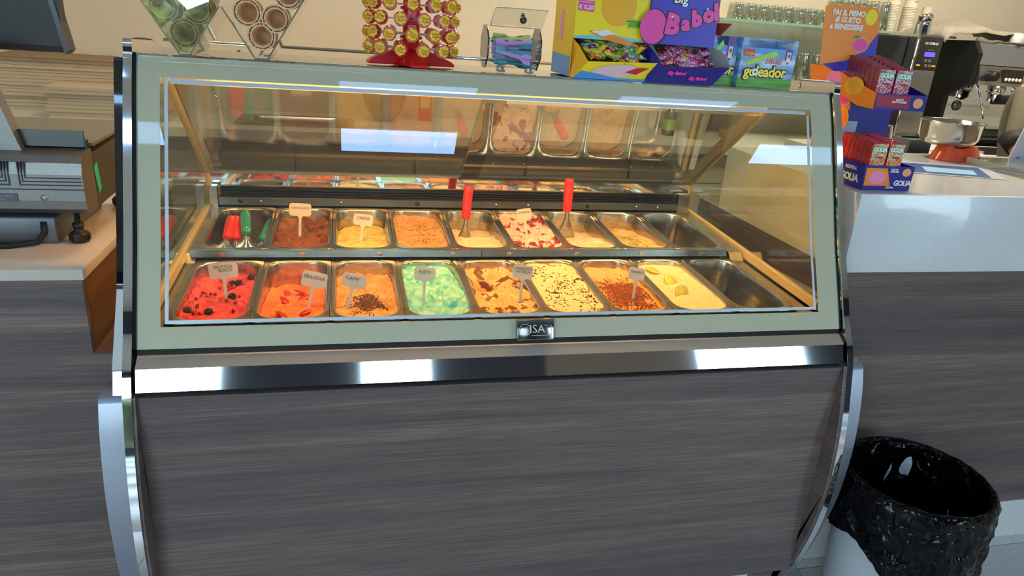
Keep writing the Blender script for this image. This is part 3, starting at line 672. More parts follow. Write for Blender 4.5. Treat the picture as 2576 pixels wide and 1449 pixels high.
# ---- scoops
def spatula(loc, rot, label, hm=REDH, long=.105, blade='spade'):
    t = thing('gelato_spatula', label, 'spatula', loc); t.rotation_euler = rot
    mb = MB(); prof = [(.0, .0), (.010, .0), (.0130, .003), (.0138, .02), (.0152, .06), (.0148, long - .004), (.013, long), (0, long)]
    mb.lathe(prof, 16, M=Matrix.Translation((0, 0, .055)), sc=(1, .8)); obj('handle', mb, hm, t)
    mb = MB()
    def fn(u, v):
        z = .058 - .115 * v; w = .007 + .022 * max(0, min(1, (v - .12) / .5)) ** 1.4
        if v > .9: w *= 1 - (v - .9) * 1.6
        x = (u - .5) * 2 * w; return (x, .010 * (1 - (abs(u - .5) * 2) ** 2) * (.5 + v) - .004, z)
    mb.grid(fn, 12, 16, 0); obj('blade', mb, STEEL, t)
    return t
p5 = TX(1, 4, .062, .235); spatula(p5 + Vector((0, 0, .006)), (math.radians(-8), math.radians(6), .2), 'spatula with upright red handle in the left milk-white gelato')
p7 = TX(1, 6, .046, .205); spatula(p7 + Vector((0, 0, .030)), (math.radians(-6), math.radians(0), -.1), 'spatula with upright red handle in the right milk-white gelato')
pt = CELL[(1, 0)][0]
def P1(x, y, z): return pt @ Vector((x, y, z))
spatula(P1(.046, .120, -.046), (math.radians(-74), math.radians(2), .0), 'wide red-handled spatula lying in the scoop pan, leftmost')
spatula(P1(.077, .125, -.052), (math.radians(-72), math.radians(6), .15), 'thin red-handled spatula lying in the scoop pan, second from left')
spatula(P1(.104, .130, -.040), (math.radians(-70), math.radians(-4), .1), 'spatula with clear turquoise handle lying in the scoop pan, middle', TURQ)
spatula(P1(.131, .120, -.052), (math.radians(-74), math.radians(8), -.15), 'spatula with dark turquoise handle lying in the scoop pan, rightmost', TURQ)

# ------------------------------------------------------------------ on top of the case
ZT = .5297
# cone holders
WAF = noise_mat('wafer', ((.3, 'e0b080'), (.7, 'f4d0a0')), (60, 60, 60), .6, sss=.1); WAFD = mat('wafer_groove', '9c5a3a', .7)
def cone_mesh():
    mb = MB(); R = .033                      # axis along +y, rim at y = 0
    prof = [(0, .082), (.0190, .082), (.0215, .03), (.0232, .0), (.0262, -.0008), (.0262, .006), (.0298, .006), (.0298, -.0008), (R, 0), (R, .003), (.0318, .014), (.0275, .020), (.0225, .090), (0, .090)]
    mb.lathe(prof, 32, 0, M=Matrix.Rotation(-math.pi / 2, 4, 'X'))
    mb.lathe([(.0263, .0055), (.0297, .0055)], 32, 1, M=Matrix.Rotation(-math.pi / 2, 4, 'X'))
    for q in range(10):
        a = q / 10 * 2 * math.pi; mb.box((.0258, -.0004, -.0008), (.0302, .006, .0008), 0, M=Matrix.Rotation(a, 4, 'Y'))
    return mb.mesh('cone', [WAF, WAFD])
CM = cone_mesh()
HZ = ZT + .0005
t = thing('cone_holder', 'clear acrylic W-shaped cone holder at the left end of the case top', 'cone holder', (.13, .26, HZ))
def sheet(xa, za, xb, zb, y0, nm='side_sheet'):
    d = Vector((xb - xa, zb - za)).normalized(); n_ = (-d.y * .003, d.x * .003); po = [(xa, HZ + za), (xb, HZ + zb), (xb + n_[0], HZ + zb + n_[1]), (xa + n_[0], HZ + za + n_[1])]
    p_ = obj(nm, MB().prism(po, y0, y0 + .21, 'y'), ACRYL, t, True)
    obj('polished_edge', MB().prism(po, y0 - .0025, y0 - .0003, 'y'), ACRYLEDGE, p_, True)
hy = .165
sheet(.048, .001, -.080, .20, hy); sheet(.066, .001, .130, .100, hy); sheet(.195, .001, .134, .100, hy); sheet(.219, .001, .345, .20, hy)
sheet(.048, .0005, .066, .0005, hy, 'fold'); sheet(.195, .0005, .219, .0005, hy, 'fold')
obj('front_sheet', MB().prism([(.050, HZ + .005), (.064, HZ + .005), (.131, HZ + .108), (.131, HZ + .20), (-.078, HZ + .20)], hy - .006, hy - .004, 'y'), thin_glass('shiny_acrylic', 'e8ece0', 1.5, 0.0, 1.8), t, True)
for (hx, side_, ct) in ((.057, 'left', [(0, .044, 'bottom'), (-.036, .091, 'second row left'), (.028, .091, 'second row right'), (-.006, .142, 'third row'), (-.066, .142, 'third row outer')]),
                        (.207, 'right', [(0, .047, 'bottom'), (-.026, .092, 'second row left'), (.030, .083, 'second row right'), (-.030, .150, 'third row left'), (.056, .132, 'third row right')])):
    for (x, z, w) in ct:
        for n in range(5):
            o = inst('wafer_cone', CM, None, (hx + x, hy + .006 + n * .014, HZ + z), (0, rnd.random() * 6, 0)); o.scale = (.87, .87, .87)
            setp(o, 'wafer cone %s, %s stack, %s half of the holder' % (('foremost', 'second', 'third', 'fourth', 'rearmost')[n], w, side_), 'wafer cone', 'nested wafer cones')
# lollipop stand
LX, LY = .53, .30
t = thing('lollipop_stand', 'red plastic lollipop tree with four-armed foot', 'lollipop stand', (LX, LY, ZT))
mb = MB()
for q in range(4):
    a = q * math.pi / 2 + .12
    M_ = Matrix.Rotation(a, 4, 'Z')
    mb.prism([(.0, .045), (.02, .042), (.094, .012), (.102, .006), (.102, .0), (.0, .0)], -.020, .020, 'y', M=M_)
mb.lathe([(0, .052), (.03, .050), (.036, .02), (.05, .0), (0, 0)], 24)
obj('foot', mb, RED, t)
mb = MB().lathe([(.020, .04), (.020, .33), (0, .33)], 12, smooth=False)
for z in (.062, .094, .126, .158, .19): mb.lathe([(.020, z - .004), (.026, z - .003), (.026, z + .003), (.020, z + .004)], 12)
obj('column', mb, RED, t)
TIERS = []
STICK = mat('white_stick', 'e8e2d8', .5)
WR = [noise_mat('wrapper_%d' % i, st, (90, 90, 40), .22, coat=.6, dist=1.5, detail=3) for i, st in enumerate((
    ((.38, 'c01840'), (.5, 'd8304c'), (.56, 'f0a850'), (.64, 'b81830')), ((.38, 'e87a3c'), (.5, 'f0a060'), (.58, 'd04858'), (.66, 'f0b878')), ((.38, 'e08aa0'), (.5, 'd04868'), (.56, 'f4c8b8'), (.66, 'a84878'))))]
FLO = C_['yellow']
def lolly_mesh(wi):
    mb = MB(); mb.ball((0, 0, 0), .0158, 16, 11, 0, bumpy=.12, seed=wi * 2.2, sc=(1, 1, 1.0)); 
    n = 16; pts = []
    for q in range(n * 2):
        a = q / (n * 2) * 2 * math.pi; r = .0115 + .0007 * math.cos(a * 8); pts.append((r * math.cos(a), -.0118 - .0006, r * math.sin(a)))
    k = [(x, -.0168 + (x * x + z * z) * 32, z) for x, _, z in pts]
    mb.add([(0, -.0172, 0)] + k, [(0, q + 1, (q + 1) % (2 * n) + 1) for q in range(2 * n)], 1)
    return mb.mesh('lollipop', [WR[wi], FLO])
LM = [lolly_mesh(i) for i in range(3)]
SM = MB().tube([(0, .012, 0), (0, .075, 0)], .0018, 6).mesh('stick', [STICK])
TM = text_mesh('Chupa\nChups', .0076, C_['red'], extr=.0001, bold=.0001, res=1, lines=.8)
WN = ('red-and-pink', 'orange', 'rose-and-violet')
POS = ('at the very front', 'front right', 'right front', 'rightmost', 'right rear', 'rear right', 'at the very back', 'rear left', 'left rear', 'leftmost', 'left front', 'front left')
for ti, z in enumerate((.030, .062, .094, .126, .158, .19)):
    n = 12
    for q in range(n):
        a = q / n * 2 * math.pi + (ti % 2) * .26 + .2
        if ti < 1 and False: continue
        R_ = .098
        wi = rnd.randrange(3)
        o = thing('lollipop', '%s wrapped lollipop in the %s ring of the stand, %s' % (WN[wi], ('lowest', 'second', 'third', 'fourth', 'fifth', 'topmost')[ti], POS[q]), 'lollipop', (LX + R_ * math.sin(a), LY - R_ * math.cos(a), ZT + z + .008), a, 'lollipops on the red stand')
        b = inst('candy', LM[wi], o, (0, 0, 0), ((rnd.random() - .5) * .3, (rnd.random() - .5) * .7, (-a * .72 if a < math.pi else (2 * math.pi - a) * .72) if (a < 1.9 or a > 4.4) else 0))
        w = inst('lettering', TM, b, (0, -.0176, 0), FRONT)
        inst('stick', SM, o)
# spoon dispenser
t = thing('spoon_dispenser', 'clear acrylic barrel with dark end plates and an open lid, full of plastic spoons', 'dispenser', (.765, .26, ZT))
cxs, cyz = .26, .585; r = .052
for x, nm in ((.700, 'left'), (.826, 'right')):
    M_ = Matrix.Translation((x, cxs, cyz)) @ Matrix.Rotation(math.pi / 2, 4, 'Y')
    obj('end_plate', MB().lathe([(0, -.002), (.050, -.002), (.050, .002), (0, .002)], 8, M=M_ @ Matrix.Rotation(math.pi / 8, 4, 'Z'), smooth=False), thin_glass('violet_acrylic', '9a98b8', 1.5, .02, 1.5, haze=.3) if nm == 'left' else DKACRYL if False else MT['violet_acrylic'], t, True)
    obj('rim', MB().tube([M_ @ Vector((.0505 * math.cos(q * math.pi / 4 + math.pi / 8), .0505 * math.sin(q * math.pi / 4 + math.pi / 8), 0)) for q in range(9)], .0018, 6, cap=False), mat('navy_edge', '15152c', .2, coat=1.0), t, True)
M_ = Matrix.Translation((.702, cxs, cyz)) @ Matrix.Rotation(math.pi / 2, 4, 'Y')
sh = MB().lathe([(.047, 0), (.047, .122)], 20, M=M_, a0=-math.pi * .62, a1=math.pi * .62)
obj('barrel', sh, thin_glass('barrel_acrylic', 'f4f6f4', 1.45, 0.0, 1.0), t, True)
obj('lid', MB().add([(.704, .225, .632), (.826, .225, .632), (.842, .235, .672), (.716, .235, .672)], [(0, 1, 2, 3)]).add([(.704, .223, .632), (.826, .223, .632), (.826, .219, .630), (.704, .219, .630)], [(0, 1, 2, 3)]), ACRYL, t, True)
obj('lid_edge', MB().tube([(.704, .225, .632), (.826, .225, .632), (.842, .235, .672), (.716, .235, .672), (.704, .225, .632)], .0012, 5), ACRYLEDGE, t, True)
obj('knob', MB().ball((.778, .212, .648), .0085, 14, 10).tube([(.778, .222, .660), (.778, .213, .652)], .005), BLACKGLOSS, t, True)
for x in (.728, .798): obj('foot', MB().box((x, .225, ZT + .0005), (x + .018, .255, ZT + .014), bev=.002), ACRYLEDGE, t, True)
def spoon_mesh(m):
    mb = MB()
    def fn(u, v):
        x = v * .088; w = .0042 + .0075 * max(0, (v - .70) / .12 if v < .82 else 1) if v > .70 else .0042 - .001 * (v < .05)
        return (x - .044, (u - .5) * 2 * w, -.0015 * (1 - (2 * u - 1) ** 2) * (v > .75) * 2)
    mb.grid(fn, 4, 22); return mb.mesh('spoon', [m])
SC = [('lilac', C_['lilac']), ('turquoise', C_['aqua']), ('pale green', mat('pale_green_plastic', 'c0cc80', .35)), ('teal', C_['teal'])]
SPM = [spoon_mesh(m) for _, m in SC]
for q in range(63):
    lay = q // 9; ci = rnd.choice((1, 1, 1, 2, 0)); zz = -.036 + lay * .0092 + rnd.random() * .004
    hw = math.sqrt(max(0, .042 ** 2 - zz ** 2)) * .85
    o = inst('plastic_spoon', SPM[ci], None, (.765 + (rnd.random() - .5) * .018, cxs - hw + 2 * hw * ((q % 9) / 8), cyz + zz), (rnd.uniform(.2, 1.35) if (q % 9) < 4 else rnd.random() * .8 - .4, (rnd.random() - .5) * .25, (0 if rnd.random() < .5 else math.pi) + (rnd.random() - .5) * .22))
    setp(o, '%s plastic ice-cream spoon in the acrylic barrel' % SC[ci][0], 'spoon', 'plastic spoons in the barrel')
for (z, rz_, ry, w) in ((.012, math.pi, .12, 'upper of the two lying against the front'), (-.016, 0, .22, 'lower of the two lying against the front')):
    o = inst('plastic_spoon', SPM[0], None, (.762, cxs - .0405, cyz + z), (math.pi / 2, ry if rz_ else ry, rz_)); o.rotation_euler = (math.radians(75), ry, rz_); setp(o, 'lilac plastic ice-cream spoon, ' + w, 'spoon', 'plastic spoons in the barrel')

# ------------------------------------------------------------------ candy boxes
def quad(parent, name, pts, m): return obj(name, MB().add(pts, [tuple(range(len(pts)))]), m, parent)
def candy_box(name, label, loc, w, h, d, rz, mfront, mside, traym, trayside, inner):
    """upper carton standing over an open tray that flares to the front"""
    t = thing(name, label, 'candy box', loc, rz)
    zt = .088
    obj('carton', MB().box((0, 0, zt), (w, d, h)), [mfront], t)
    obj('side_wall', MB().box((-.0006, .004, .0), (-.0001, d, h)), mside, t)
    obj('back_wall', MB().box((0, d - .004, .0), (w, d - .002, zt)), inner, t)
    obj('tray_floor', MB().add([(0, -.02, .001), (w, -.02, .001), (w, d - .005, .001), (0, d - .005, .001)], [(0, 1, 2, 3)]), inner, t)
    obj('tray_front', MB().add([(.0, -.022, .0), (w, -.022, .0), (w + .028, -.048, .046), (.026, -.050, .040)], [(0, 1, 2, 3)]), traym, t)
    obj('tray_side', MB().add([(w, -.022, .0), (w, .03, .0), (w, .012, zt + .002), (w + .012, -.02, .083), (w + .024, -.042, .060), (w + .028, -.048, .046)], [(0, 1, 2, 3, 4, 5)]), inner, t)
    obj('tray_side', MB().add([(.0, -.022, .0), (.0, .03, .0), (.0, .012, zt + .002), (.008, -.02, .075), (.026, -.050, .040)], [(4, 3, 2, 1, 0)]), trayside, t)
    return t
INNER = mat('grey_board', '9a9a98', .8)
YB_ = candy_box('yellow_candy_box', 'yellow cardboard candy box with open tray of mixed sweets', (.903, .215, ZT), .182, .29, .17, 0, C_['yellow'], mat('box_side_yellow', 'ecc830', .5), C_['yellow'], C_['gold'], INNER)
# prints on the yellow box
def disc(parent, name, c, rx, rz_, m, y, n=24, wob=0.0, M=None):
    pts = [(c[0] + (rx * (1 + wob * math.sin(q * 5.3))) * math.cos(2 * math.pi * q / n), y, c[1] + (rz_ * (1 + wob * math.sin(q * 5.3))) * math.sin(2 * math.pi * q / n)) for q in range(n)]
    return quad(parent, name, pts, m)
disc(YB_, 'printed_sun', (.105, .165), .045, .045, C_['gold'], -.0004)
disc(YB_, 'printed_surfboard', (.078, .112), .066, .007, C_['orange'], -.0010).rotation_euler = (0, .22, 0)
quad(YB_, 'printed_water', [(.0, -.0008, .0885), (.182, -.0008, .0885), (.182, -.0008, .092), (.12, -.0008, .098), (.085, -.0008, .106), (.06, -.0008, .098), (.0, -.0008, .093)], C_['aqua'])
disc(YB_, 'printed_foam', (.075, .104), .026, .006, C_['white'], -.0012, wob=.25)
quad(YB_, 'printed_patch', [(.130, -.0008, .118), (.180, -.0008, .120), (.180, -.0008, .138), (.128, -.0008, .140)], C_['lime'])
writing(YB_, 'CARAMELLE GOMMOSE\nALL\'AROMA DI\nFRUTTI ASSORTITI', .0052, C_['black'], (.155, -.0014, .129), lines=.9)
quad(YB_, 'price_label', [(.004, -.0008, .150), (.044, -.0008, .148), (.044, -.0008, .172), (.004, -.0008, .172)], C_['pink'])
writing(YB_, '€ 0,20', .0135, C_['white'], (.024, -.0014, .157), bold=.0003)
writing(YB_, 'PREZZO CONSIGLIATO', .0034, C_['white'], (.024, -.0014, .1685))
# tray prints (tray front plane)
def on_tray(u, v, w): 
    a = Vector((0, -.022, 0)); b = Vector((w, -.022, 0)); c = Vector((w + .028, -.048, .046)); d = Vector((.026, -.050, .040))
    p_ = (a * (1 - u) + b * u) * (1 - v) + (d * (1 - u) + c * u) * v; n = Vector((0, -.87, -.48)); return p_ + n * .001
obj('tray_cloud', MB().add([on_tray(.5 + .33 * math.cos(q / 20 * 6.283) * (1 + .08 * math.sin(q * 2)), .5 + .36 * math.sin(q / 20 * 6.283), .182) for q in range(20)], [tuple(range(20))]), mat('print_cloud', 'e8c0c8', .4), YB_)
obj('tray_water', MB().add([on_tray(0, 0, .182), on_tray(1, 0, .182), on_tray(1, .12, .182), on_tray(.6, .1, .182), on_tray(.3, .3, .182), on_tray(.02, .45, .182)], [tuple(range(6))]), C_['blue'], YB_)
obj('tray_card', MB().add([on_tray(.62, .45, .182) + Vector((0, -.0006, 0)), on_tray(.80, .35, .182) + Vector((0, -.0006, 0)), on_tray(.90, .72, .182) + Vector((0, -.0006, 0)), on_tray(.72, .70, .182) + Vector((0, -.0006, 0))], [(0, 1, 2, 3)]), C_['red'], YB_)
# side picture
quad(YB_, 'side_print', [(-.0012, .01, .0), (-.0012, .165, .0), (-.0012, .165, .05), (-.0012, .01, .045)][::-1], C_['blue'])
quad(YB_, 'side_print', [(-.0012, .09, .08), (-.0012, .115, .08), (-.0012, .115, .15), (-.0012, .09, .15)][::-1], C_['rose'])
PB = candy_box('purple_gum_box', 'violet cardboard gum box with pink bubble lettering and open tray', (1.086, .205, ZT), .175, .30, .17, 0, C_['violet'], C_['violet'], C_['navy'], C_['navy'], INNER)
disc(PB, 'printed_bubble', (.012, .125), .036, .042, C_['black'], -.0004); disc(PB, 'printed_bubble', (.010, .126), .034, .039, C_['pink'], -.0008)
writing(PB, 'Big', .030, C_['black'], (.072, -.0006, .192), bold=.0032, shear=.05); writing(PB, 'Big', .030, C_['white'], (.072, -.0016, .192), bold=.0008, shear=.05)
for (ch, x, z, sz, rt) in (('B', .058, .133, .062, .10), ('a', .092, .138, .042, -.05), ('b', .119, .150, .048, -.15), ('o', .149, .162, .050, -.1), ('l', .168, .168, .050, -.2)):
    for (bo, mm, y) in ((.0058, C_['black'], -.0006), (.0036, C_['pink'], -.0018)):
        writing(PB, ch, sz, mm, (x, y, z), rot=(math.pi / 2, rt, 0), bold=bo)
disc(PB, 'printed_shine', (.055, .152), .003, .002, C_['white'], -.0026); disc(PB, 'printed_shine', (.143, .175), .003, .002, C_['white'], -.0026)
quad(PB, 'price_label', [(.004, -.0012, .196), (.038, -.0012, .194), (.038, -.0012, .212), (.004, -.0012, .214)], C_['lime']); writing(PB, '€0,20', .0115, C_['white'], (.021, -.002, .2035), bold=.0003)
for (u, v) in ((.30, .62), (.68, .36)):
    p_ = on_tray(u, v, .175); writing(PB, 'Big Babol', .0125, C_['pink'], tuple(p_ + Vector((0, -.0012, 0))), rot=(math.radians(118), 0, 0), bold=.0006, shear=.2)
# candies in the trays
def candy_mesh(ci, m1):
    mb = MB(); w, h = .0185, .0115
    def fn(u, v):
        x = (u - .5) * 2; y = (v - .5) * 2; puff = .0052 * max(0, 1 - (abs(x) / .78) ** 4) ** .5 * max(0, 1 - y ** 4) ** .5 if abs(x) < .78 else 0
        return (x * w, y * h * (1 + (.25 if abs(x) > .9 else 0)), puff + .0012 * noise.noise(Vector((x * 4, y * 4, ci * 3))))
    def fn2(u, v):
        a = fn(1 - u, v); return (a[0], a[1], -a[2])
    mb.grid(fn, 14, 8); mb.grid(fn2, 14, 8); return mb.mesh('candy', [m1])
ycols = [('orange', '#', 'e87814'), ('yellow', '#', 'e8d020'), ('green', '#', '5a9a28'), ('violet', '#', '7a3a80'), ('red', '#', 'c8201c'), ('blue', '#', '5aa0c0'), ('lime', '#', 'a8d030')]
pcols = [('pink', '#', 'd848a0'), ('magenta', '#', 'b82878'), ('rose', '#', 'e07ab8'), ('green', '#', '3c9a30'), ('wine-red', '#', '9c1c40'), ('yellow-green', '#', 'c8c82c')]
def cmats(cols, tag): return [noise_mat('foil_%s_%d' % (tag, i), ((.42, c), (.56, c), (.62, ['f0e8d8', 'f0d820', 'f8f0e0', 'e060b0'][i % 4])), (150, 150, 150), .22, detail=2, coat=.7) for i, (_, __, c) in enumerate(cols)]
for (bx, w, cols, tag, nm) in ((YB_, .182, ycols, 'y', 'yellow'), (PB, .175, pcols, 'p', 'violet')):
    ms = [candy_mesh(i, m) for i, m in enumerate(cmats(cols, tag))]
    for q in range(54):
        i = rnd.randrange(len(cols)); v = rnd.random(); u = rnd.random()
        y = -.029 + v * .075; z = .044 + (.034 * max(0, min(1, (y + .03) / .06))) + rnd.random() * .008 - (0.012 if q < 14 and y > -.01 else 0)
        x = .030 + u * (w - .040)
        o = inst('wrapped_candy', ms[i], None, (bx.location.x + x, bx.location.y + y, bx.location.z + z), (rnd.uniform(.1, 1.0), rnd.uniform(-.4, .4), rnd.uniform(-1.6, 1.6)))
        s = 1.25 if tag == 'y' else 1.0; o.scale = (s, s, s)
        setp(o, '%s foil-wrapped candy in the tray of the %s box' % (cols[i][0], nm), 'candy', 'wrapped candies in the %s box' % nm)
# fruit candy cartons
def fruit_box(loc, w, h, d, rz, label, lid):
    t = thing('fruit_candy_box', label, 'candy box', loc, rz, 'football fruit candy boxes')
    mb = MB(); mb.box((0, 0, 0), (w, .0012, h - .022)); mb.box((0, .0012, 0), (.0012, d, h)); mb.box((w - .0012, .0012, 0), (w, d, h)); mb.box((0, d - .0012, 0), (w, d, h)); mb.box((0, 0, 0), (w, d, .001))
    mb.add([(0, 0, h - .022), (.02, 0, h - .022), (.012, 0, h), (0, 0, h)], [(0, 1, 2, 3)]).add([(w - .02, 0, h - .022), (w, 0, h - .022), (w, 0, h), (w - .012, 0, h)], [(0, 1, 2, 3)])
    obj('carton', mb, noise_mat('stadium_print', ((.40, '4a74b0'), (.52, '86aace'), (.62, 'ccdae6')), (8, 8, 40), .35, detail=8), t)
    y = -.0006
    quad(t, 'printed_grass', [(0, y, 0), (w, y, 0), (w, y, h * .20), (0, y, h * .20)], noise_mat('print_grass', ((.4, '3a8424'), (.6, '62ac34')), (10, 10, 160), .4))
    quad(t, 'printed_sky', [(.0, y, h * .70), (w, y, h * .70), (w, y, h - .022), (.0, y, h - .022)], C_['blue'])
    if not lid:
        quad(t, 'printed_pack', [(.015, y * 2, h * .53), (.095, y * 2, h * .78), (.105, y * 2, h * .68), (.022, y * 2, h * .45)][::-1], C_['lime'])
        quad(t, 'printed_ribbon', [(w * .80, y * 2, h * .62), (w * .86, y * 2, h * .50), (w * .92, y * 2, h * .62), (w * .92, y * 2, h - .022), (w * .80, y * 2, h - .022)][::-1], C_['purple'])
        quad(t, 'printed_crest', [(w * .825, y * 3, h * .56), (w * .895, y * 3, h * .56), (w * .895, y * 3, h * .76), (w * .825, y * 3, h * .76)][::-1], C_['white'])
        quad(t, 'printed_diamond', [(w * .86, y * 4, h * .62), (w * .885, y * 4, h * .69), (w * .86, y * 4, h * .75), (w * .835, y * 4, h * .69)][::-1], C_['crimson'])
        writing(t, 'goleador', .036, C_['black'], (w * .47, y * 3, h * .33), bold=.0038, spacing=.93); writing(t, 'goleador', .036, C_['yellow'], (w * .47, y * 7, h * .33), bold=.0010, spacing=.93)
        disc(t, 'printed_ball', (w * .283, h * .325), .0085, .0085, C_['white'], y * 9, 16); disc(t, 'printed_ball_patch', (w * .283, h * .325), .0035, .0035, C_['black'], y * 11, 5)
        writing(t, 'FRUIT', .018, C_['white'], (w * .60, y * 4, h * .555), bold=.0012, shear=.15); writing(t, 'FRUIT', .018, C_['red'], (w * .60, y * 6, h * .555), bold=.0002, shear=.15)
        writing(t, 'goleador', .010, C_['yellow'], (w * .27, y * 5, h * .60), rot=(math.pi / 2, -.28, 0), bold=.0003)
        quad(t, 'price_label', [(.006, y * 3, h * .64), (.036, y * 3, h * .64), (.036, y * 3, h * .78), (.006, y * 3, h * .78)], C_['red']); writing(t, '€ 0,20', .0085, C_['yellow'], (.021, y * 5, h * .69), bold=.0002)
    else:
        quad(t, 'printed_ribbon', [(w * .62, y * 2, h * .62), (w * .74, y * 2, h * .50), (w * .86, y * 2, h * .62), (w * .86, y * 2, h), (w * .62, y * 2, h)][::-1], C_['purple'])
        quad(t, 'printed_crest', [(w * .67, y * 3, h * .56), (w * .81, y * 3, h * .56), (w * .81, y * 3, h * .80), (w * .67, y * 3, h * .80)][::-1], C_['white'])
        quad(t, 'printed_diamond', [(w * .74, y * 4, h * .64), (w * .79, y * 4, h * .72), (w * .74, y * 4, h * .79), (w * .69, y * 4, h * .72)][::-1], C_['crimson'])
        writing(t, 'eador', .036, C_['black'], (w * .42, y * 3, h * .33), bold=.0038, spacing=.93); writing(t, 'eador', .036, C_['yellow'], (w * .42, y * 7, h * .33), bold=.0010, spacing=.93)
        writing(t, 'RUIT', .018, C_['red'], (w * .36, y * 6, h * .555), bold=.0004, shear=.15)
        quad(t, 'printed_pack', [(w * .12, y * 2, h * .66), (w * .42, y * 2, h * .92), (w * .5, y * 2, h * .82), (w * .22, y * 2, h * .6)][::-1], C_['lime'])
    if lid: obj('open_lid', MB().add([(0, d - .002, h), (w, d - .002, h), (w + .012, d - .03, h + .03), (.0, d - .03, h + .03)], [(0, 1, 2, 3)]), mat('lid_red', 'a83228', .6), t)
    return t
fruit_box((1.342, .208, ZT), .155, .118, .10, 0, 'blue and green fruit candy box with yellow lettering, in front', False)
fruit_box((1.2635, .226, ZT), .0765, .118, .10, .0, 'blue and green fruit candy box with raised red lid, behind the front one', True)

# ------------------------------------------------------------------ left counter with the cash scale
lc = thing('left_counter', 'dark wood counter unit left of the display case', 'counter', (-.9, .45, ZF))
obj('front_panel', MB().box((-2.2, .105, ZF + .16), (-.180, .125, .0615)), WOOD, lc, True)
obj('lower_front_panel', MB().box((-.180, .105, ZF + .16), (-.120, .125, -.117)), WOOD, lc, True)
obj('end_panel', MB().box((-.200, .125, -.117), (-.179, .95, .0615)), wood_mat('oak_side_lamp_tint', ((.33, '3c2a1a'), (.44, '5c4028'), (.52, '6c4c30'), (.60, '7c5a3a'), (.70, '8c6a48')), 'Y'), lc, True)  # browner copy of the counter wood: warm light from the case put into the colour
obj('notch_floor', MB().box((-.179, .125, -.15), (-.121, .95, -.117)), MT['oak_side_lamp_tint'], lc, True)
obj('carcass', MB().box((-2.2, .125, ZF + .02), (-.20, .95, .0612)), BLACK, lc, True)
obj('kickboard', MB().box((-2.2, .14, ZF + .001), (-.13, .16, ZF + .16)), QUARTZ, lc, True)
t = obj('worktop', MB().box((-2.22, .095, .0625), (-.172, .97, .0875), bev=.0015), QUARTZL); setp(t, 'pale quartz worktop of the left counter, under the cash scale', 'worktop')
GM1 = noise_mat('scale_gunmetal', ((.3, '7c7a78'), (.7, '94928e')), (500, 500, 500), .38, .75, bump=.0001)
cs = thing('cash_scale', 'dark grey metallic shop scale with knurled feet on the left worktop', 'scale', (-.45, .4, .0876))
Z0 = .0885
prof = [(.262, Z0 + .085), (.258, Z0 + .105), (.256, Z0 + .165), (.262, Z0 + .190), (.275, Z0 + .205), (.32, Z0 + .212), (.335, Z0 + .212), (.335, Z0 + .070), (.29, Z0 + .068)]
obj('front_body', MB().prism(prof, -.80, -.200), GM1, cs, True)
gv = MB()
for q in range(3):
    gv.box((-.80, .2552, Z0 + .140 + q * .008), (-.345 + q * -.006, .2575, Z0 + .1425 + q * .008)); gv.box((-.325 + q * .006, .2552, Z0 + .140 + q * .008), (-.203, .2575, Z0 + .1425 + q * .008))
    gv.box((-.347 - q * .006, .2548, Z0 + .140 + q * .008), (-.3445 - q * .006, .262, Z0 + .192)); gv.box((-.3265 + q * .006, .2548, Z0 + .140 + q * .008), (-.324 + q * .006, .262, Z0 + .192))
obj('groove', gv, mat('groove_dark', '38383a', .5, .5), cs, True)
obj('seam', MB().box((-.80, .2562, Z0 + .130), (-.2, .2575, Z0 + .1325)), MT['groove_dark'], cs, True)
obj('rating_plate', MB().box((-.50, .2556, Z0 + .103), (-.335, .2572, Z0 + .121)), mat('plate_grey', '56565a', .4, .5), cs, True)
writing(cs, 'ESTENZIONE SIGILLO SU TALE PANNELLO\nSIGILLO SCONTRINO FISCALE', .0062, mat('engraved', '96969a', .4, .5), (-.40 + .45, -.1450, .1125), name='lettering')
obj('seal_screw', MB().lathe([(0, .004), (.007, .004), (.008, 0)], 16, M=Matrix.Translation((-.283, .2585, Z0 + .112)) @ Matrix.Rotation(math.pi / 2, 4, 'X')), SATIN, cs, True)
obj('rear_body', MB().prism([(.335, Z0 + .205), (.36, Z0 + .200), (.66, Z0 + .205), (.665, Z0 + .075), (.335, Z0 + .070)], -.80, -.203), mat('scale_dark', '57534c', .45, .5), cs, True)
obj('weighing_plate', MB().prism([(.345, Z0 + .215), (.345, Z0 + .222), (.66, Z0 + .228), (.665, Z0 + .220)], -.80, -.196), mat('plate_steel_warm', '9c9484', .35, .8), cs, True)
obj('steel_upstand', MB().prism([(.322, Z0 + .216), (.325, Z0 + .252), (.330, Z0 + .252), (.334, Z0 + .212)], -.80, -.208).box((-.206, .318, Z0 + .172), (-.2025, .335, Z0 + .232)), DARKSTEEL, cs, True)
obj('green_sticker', MB().add([(-.2018, .345, Z0 + .165), (-.2018, .370, Z0 + .176), (-.2018, .382, Z0 + .108), (-.2018, .358, Z0 + .098)], [(0, 1, 2, 3)]), mat('sticker_green', '2fae92', .5), cs, True)
for i, (x, y) in enumerate(((-.235, .292), (-.235, .63), (-.74, .30), (-.74, .63))):
    mb = MB().lathe([(0, .068), (.006, .068), (.006, .045), (.012, .045), (.012, .036), (.010, .034), (.010, .028), (.018, .024), (.021, .020), (.021, .005), (.018, .0), (0, .0)], 24, M=Matrix.Translation((x, y, .0877)))
    for q in range(24): mb.box((.0205, -.0012, .006), (.0222, .0012, .019), M=Matrix.Translation((x, y, .0877)) @ Matrix.Rotation(q / 24 * 6.283, 4, 'Z'))
    obj('levelling_foot', mb, mat('foot_dark', '35332f', .45, .6), cs, True)
obj('cash_drawer_box', MB().box((-.80, .275, .0880), (-.275, .60, .150), bev=.004), mat('drawer_grey', '6c6e72', .4, .5), cs, True)
